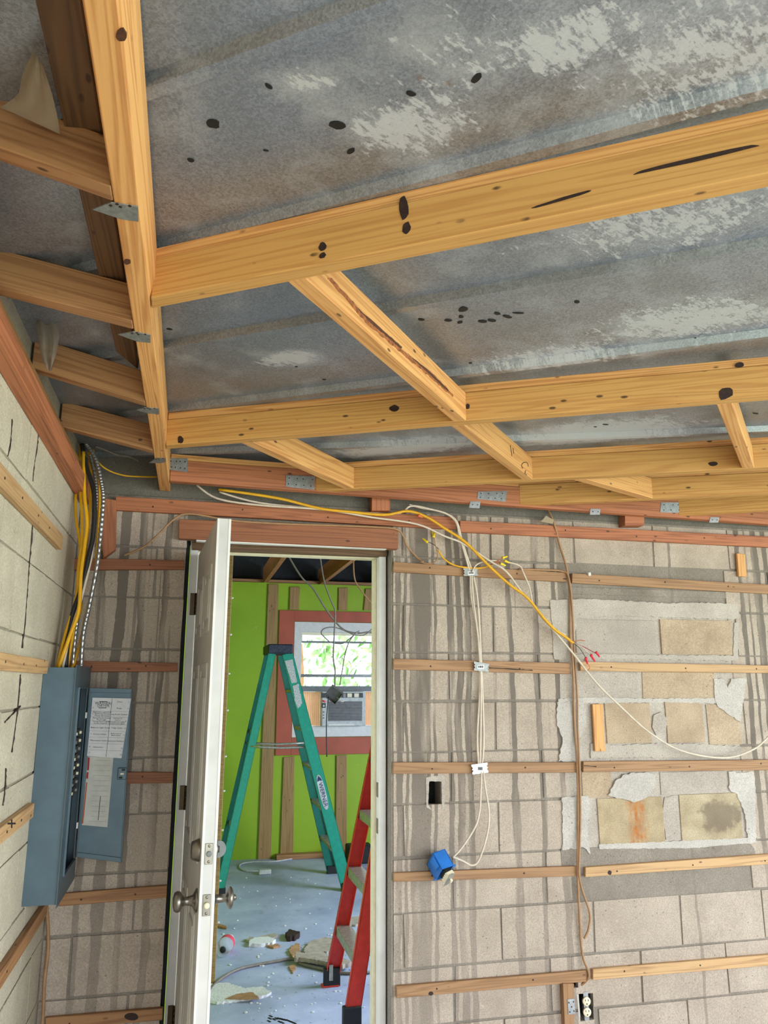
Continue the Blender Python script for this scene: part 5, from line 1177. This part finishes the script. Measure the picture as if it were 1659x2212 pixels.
for i in range(150):
    u, v = rnd.uniform(460, 790), rnd.uniform(1895, 2200); p = fl(u, v, .002); k = rnd.uniform(.002, .009)
    bmesh.ops.create_icosphere(bm, subdivisions=1, radius=k, matrix=Matrix.Translation(p) @ Matrix.Diagonal((1, rnd.uniform(.6, 1.3), .5, 1)))
cr = link('plaster_crumbs', mesh(bm), 'plaster_chip', Matrix()); tag(cr, 'white plaster crumbs scattered over the far room floor', 'debris', None, 'stuff')
# bottle lying on its side
ba = fl(481, 2052, .047); bb = fl(512, 2004, .040); bd = (bb-ba).normalized()
bt = empty('soda_bottle', ba, 'clear plastic bottle with a pinkish red label lying on the far floor', 'bottle')
lathe('bottle_shell', [(0, .018), (.004, .034), (.018, .045), (.14, .045), (.17, .040), (.20, .024), (.215, .0135), (.235, .013)], ba, bd, 'bottle_plastic', bt, 20)
lathe('bottle_label', [(.085, .0455), (.086, .0462), (.134, .0462), (.135, .0455)], ba, bd, 'bottle_label', bt, 20, False)
lathe('bottle_base', [(-.001, .016), (.004, .020), (.005, .001)], ba, bd, 'black', bt, 14)
lathe('bottle_cap', [(.236, .015), (.250, .015), (.2505, .002)], ba, bd, 'label_white', bt, 12)
def floor_cord(pts, r, m, lab): return tag(tube('power_cord', [fl(u, v, r+.001) for u, v in pts], r, m), lab, 'cord')
floor_cord([(440, 2160), (462, 2128), (490, 2106), (520, 2092), (560, 2083), (600, 2076), (632, 2071), (650, 2082), (690, 2092), (740, 2102), (800, 2100)], .008, 'cable_grey', 'dark grey cord curving over the far room floor')
ps = floor_cord([(632, 1855), (590, 1861), (545, 1862), (522, 1866), (517, 1874), (530, 1881), (560, 1882)], .006, 'plastic_cord', 'white power strip cord coiled on the floor by the green wall')
q = fl(572, 1883, .02); box('power_strip', (q.x, q.y, .02), (.10, .05, .035), 'plastic_cord', ps, .004)
dk = fl(780, 1868, .0); tag(box('dark_bin', (dk.x, dk.y+.1, .075), (.22, .16, .15), 'rubber', None, .01), 'black low box on the floor against the green wall, behind the red ladder', 'box')
fp = fl(700, 1872, 0); tag(box('floor_lumber', (fp.x, FY-.06, .022), (.75, .09, .04), 'old_wood', None, .002), 'length of lumber lying along the foot of the green wall', 'board')
# footprint-like black marks stamped on the slab
bm = bmesh.new()
for i, (u, v) in enumerate(((581, 2206), (583, 2200), (585, 2195), (592, 2202), (597, 2200), (602, 2200), (607, 2201), (611, 2202), (616, 2203), (621, 2204), (626, 2206), (631, 2208), (636, 2210), (604, 2207), (610, 2209))):
    p = fl(u, v, .0006); bmesh.ops.create_cube(bm, size=1, matrix=Matrix.Translation(p) @ Matrix.Rotation(.5, 4, 'Z') @ Matrix.Diagonal((.010, .026, .0006, 1)))
fm = link('shoe_print', mesh(bm), 'black', Matrix(), floor_far)
# hanging cables of the far room
def fc(pts, y, r, m, lab): return cable([onY(p[0], p[1], p[2] if len(p) > 2 else y) for p in pts], r, m, lab)
fc([(596, 1130), (618, 1190), (650, 1245), (675, 1270), (700, 1310), (722, 1340), (745, 1362), (775, 1368), (800, 1366), (840, 1375)], 6.0, .007, 'cable_grey', 'dark cable slanting from the far ceiling across the window')
hc = fc([(682, 1120), (690, 1190), (700, 1255), (716, 1300), (724, 1322), (722, 1370), (720, 1420), (724, 1450), (723, 1485)], 5.9, .006, 'cable_grey', 'dark cable dropping to the small steel box before the window')
fc([(760, 1125), (763, 1200), (766, 1250), (780, 1275), (800, 1300), (850, 1350)], 6.0, .006, 'cable_tan', 'tan cable entering behind the right door jamb')
fc([(900, 1140), (860, 1280), (800, 1362), (770, 1372), (745, 1362), (720, 1355), (700, 1358), (694, 1368), (705, 1380), (716, 1388), (740, 1390), (760, 1376), (776, 1363)], 5.95, .0045, 'cable_grey', 'looped dark cable in front of the window top')
fc([(772, 1364), (755, 1385), (745, 1415), (740, 1445), (734, 1480)], 5.9, .0045, 'cable_grey', 'thin dark cable from the loop down to the steel box')
jb = onY(721, 1500, 5.88); jr = Matrix.Rotation(math.radians(35), 4, 'Y') @ Matrix.Rotation(math.radians(20), 4, 'X'); jm = Matrix.Translation(jb) @ jr
jn = empty('junction_box', jb, 'small steel junction box hanging on cables in front of the air conditioner', 'electrical box', mat=jm)
bm = bmesh.new()
for lo, hi in (((-.05, .02, -.05), (.05, .023, .05)), ((-.05, -.025, -.05), (-.047, .02, .05)), ((.047, -.025, -.05), (.05, .02, .05)), ((-.05, -.025, -.05), (.05, .02, -.047)), ((-.05, -.025, .047), (.05, .02, .05))): addbox(bm, lo, hi)
link('box_shell', mesh(bm, nrm=False), 'box_steel', jm, jn)
lathe('wire_nut', [(0, .008), (.02, .006), (.026, .001)], onY(703, 1516, 5.86), (-.8, 0, .3), 'wirenut_red', jn, 8)
tube('hanging_wire', [jm @ V((-.02, 0, -.04)), onY(706, 1545, 5.87), onY(705, 1580, 5.87), onY(706, 1635, 5.87)], .004, 'cable_black', jn, 4, 6)
tube('white_wire', [jm @ V((.03, -.01, 0)), onY(738, 1516, 5.85), onY(745, 1512, 5.85)], .003, 'cable_white', jn, 3, 6)
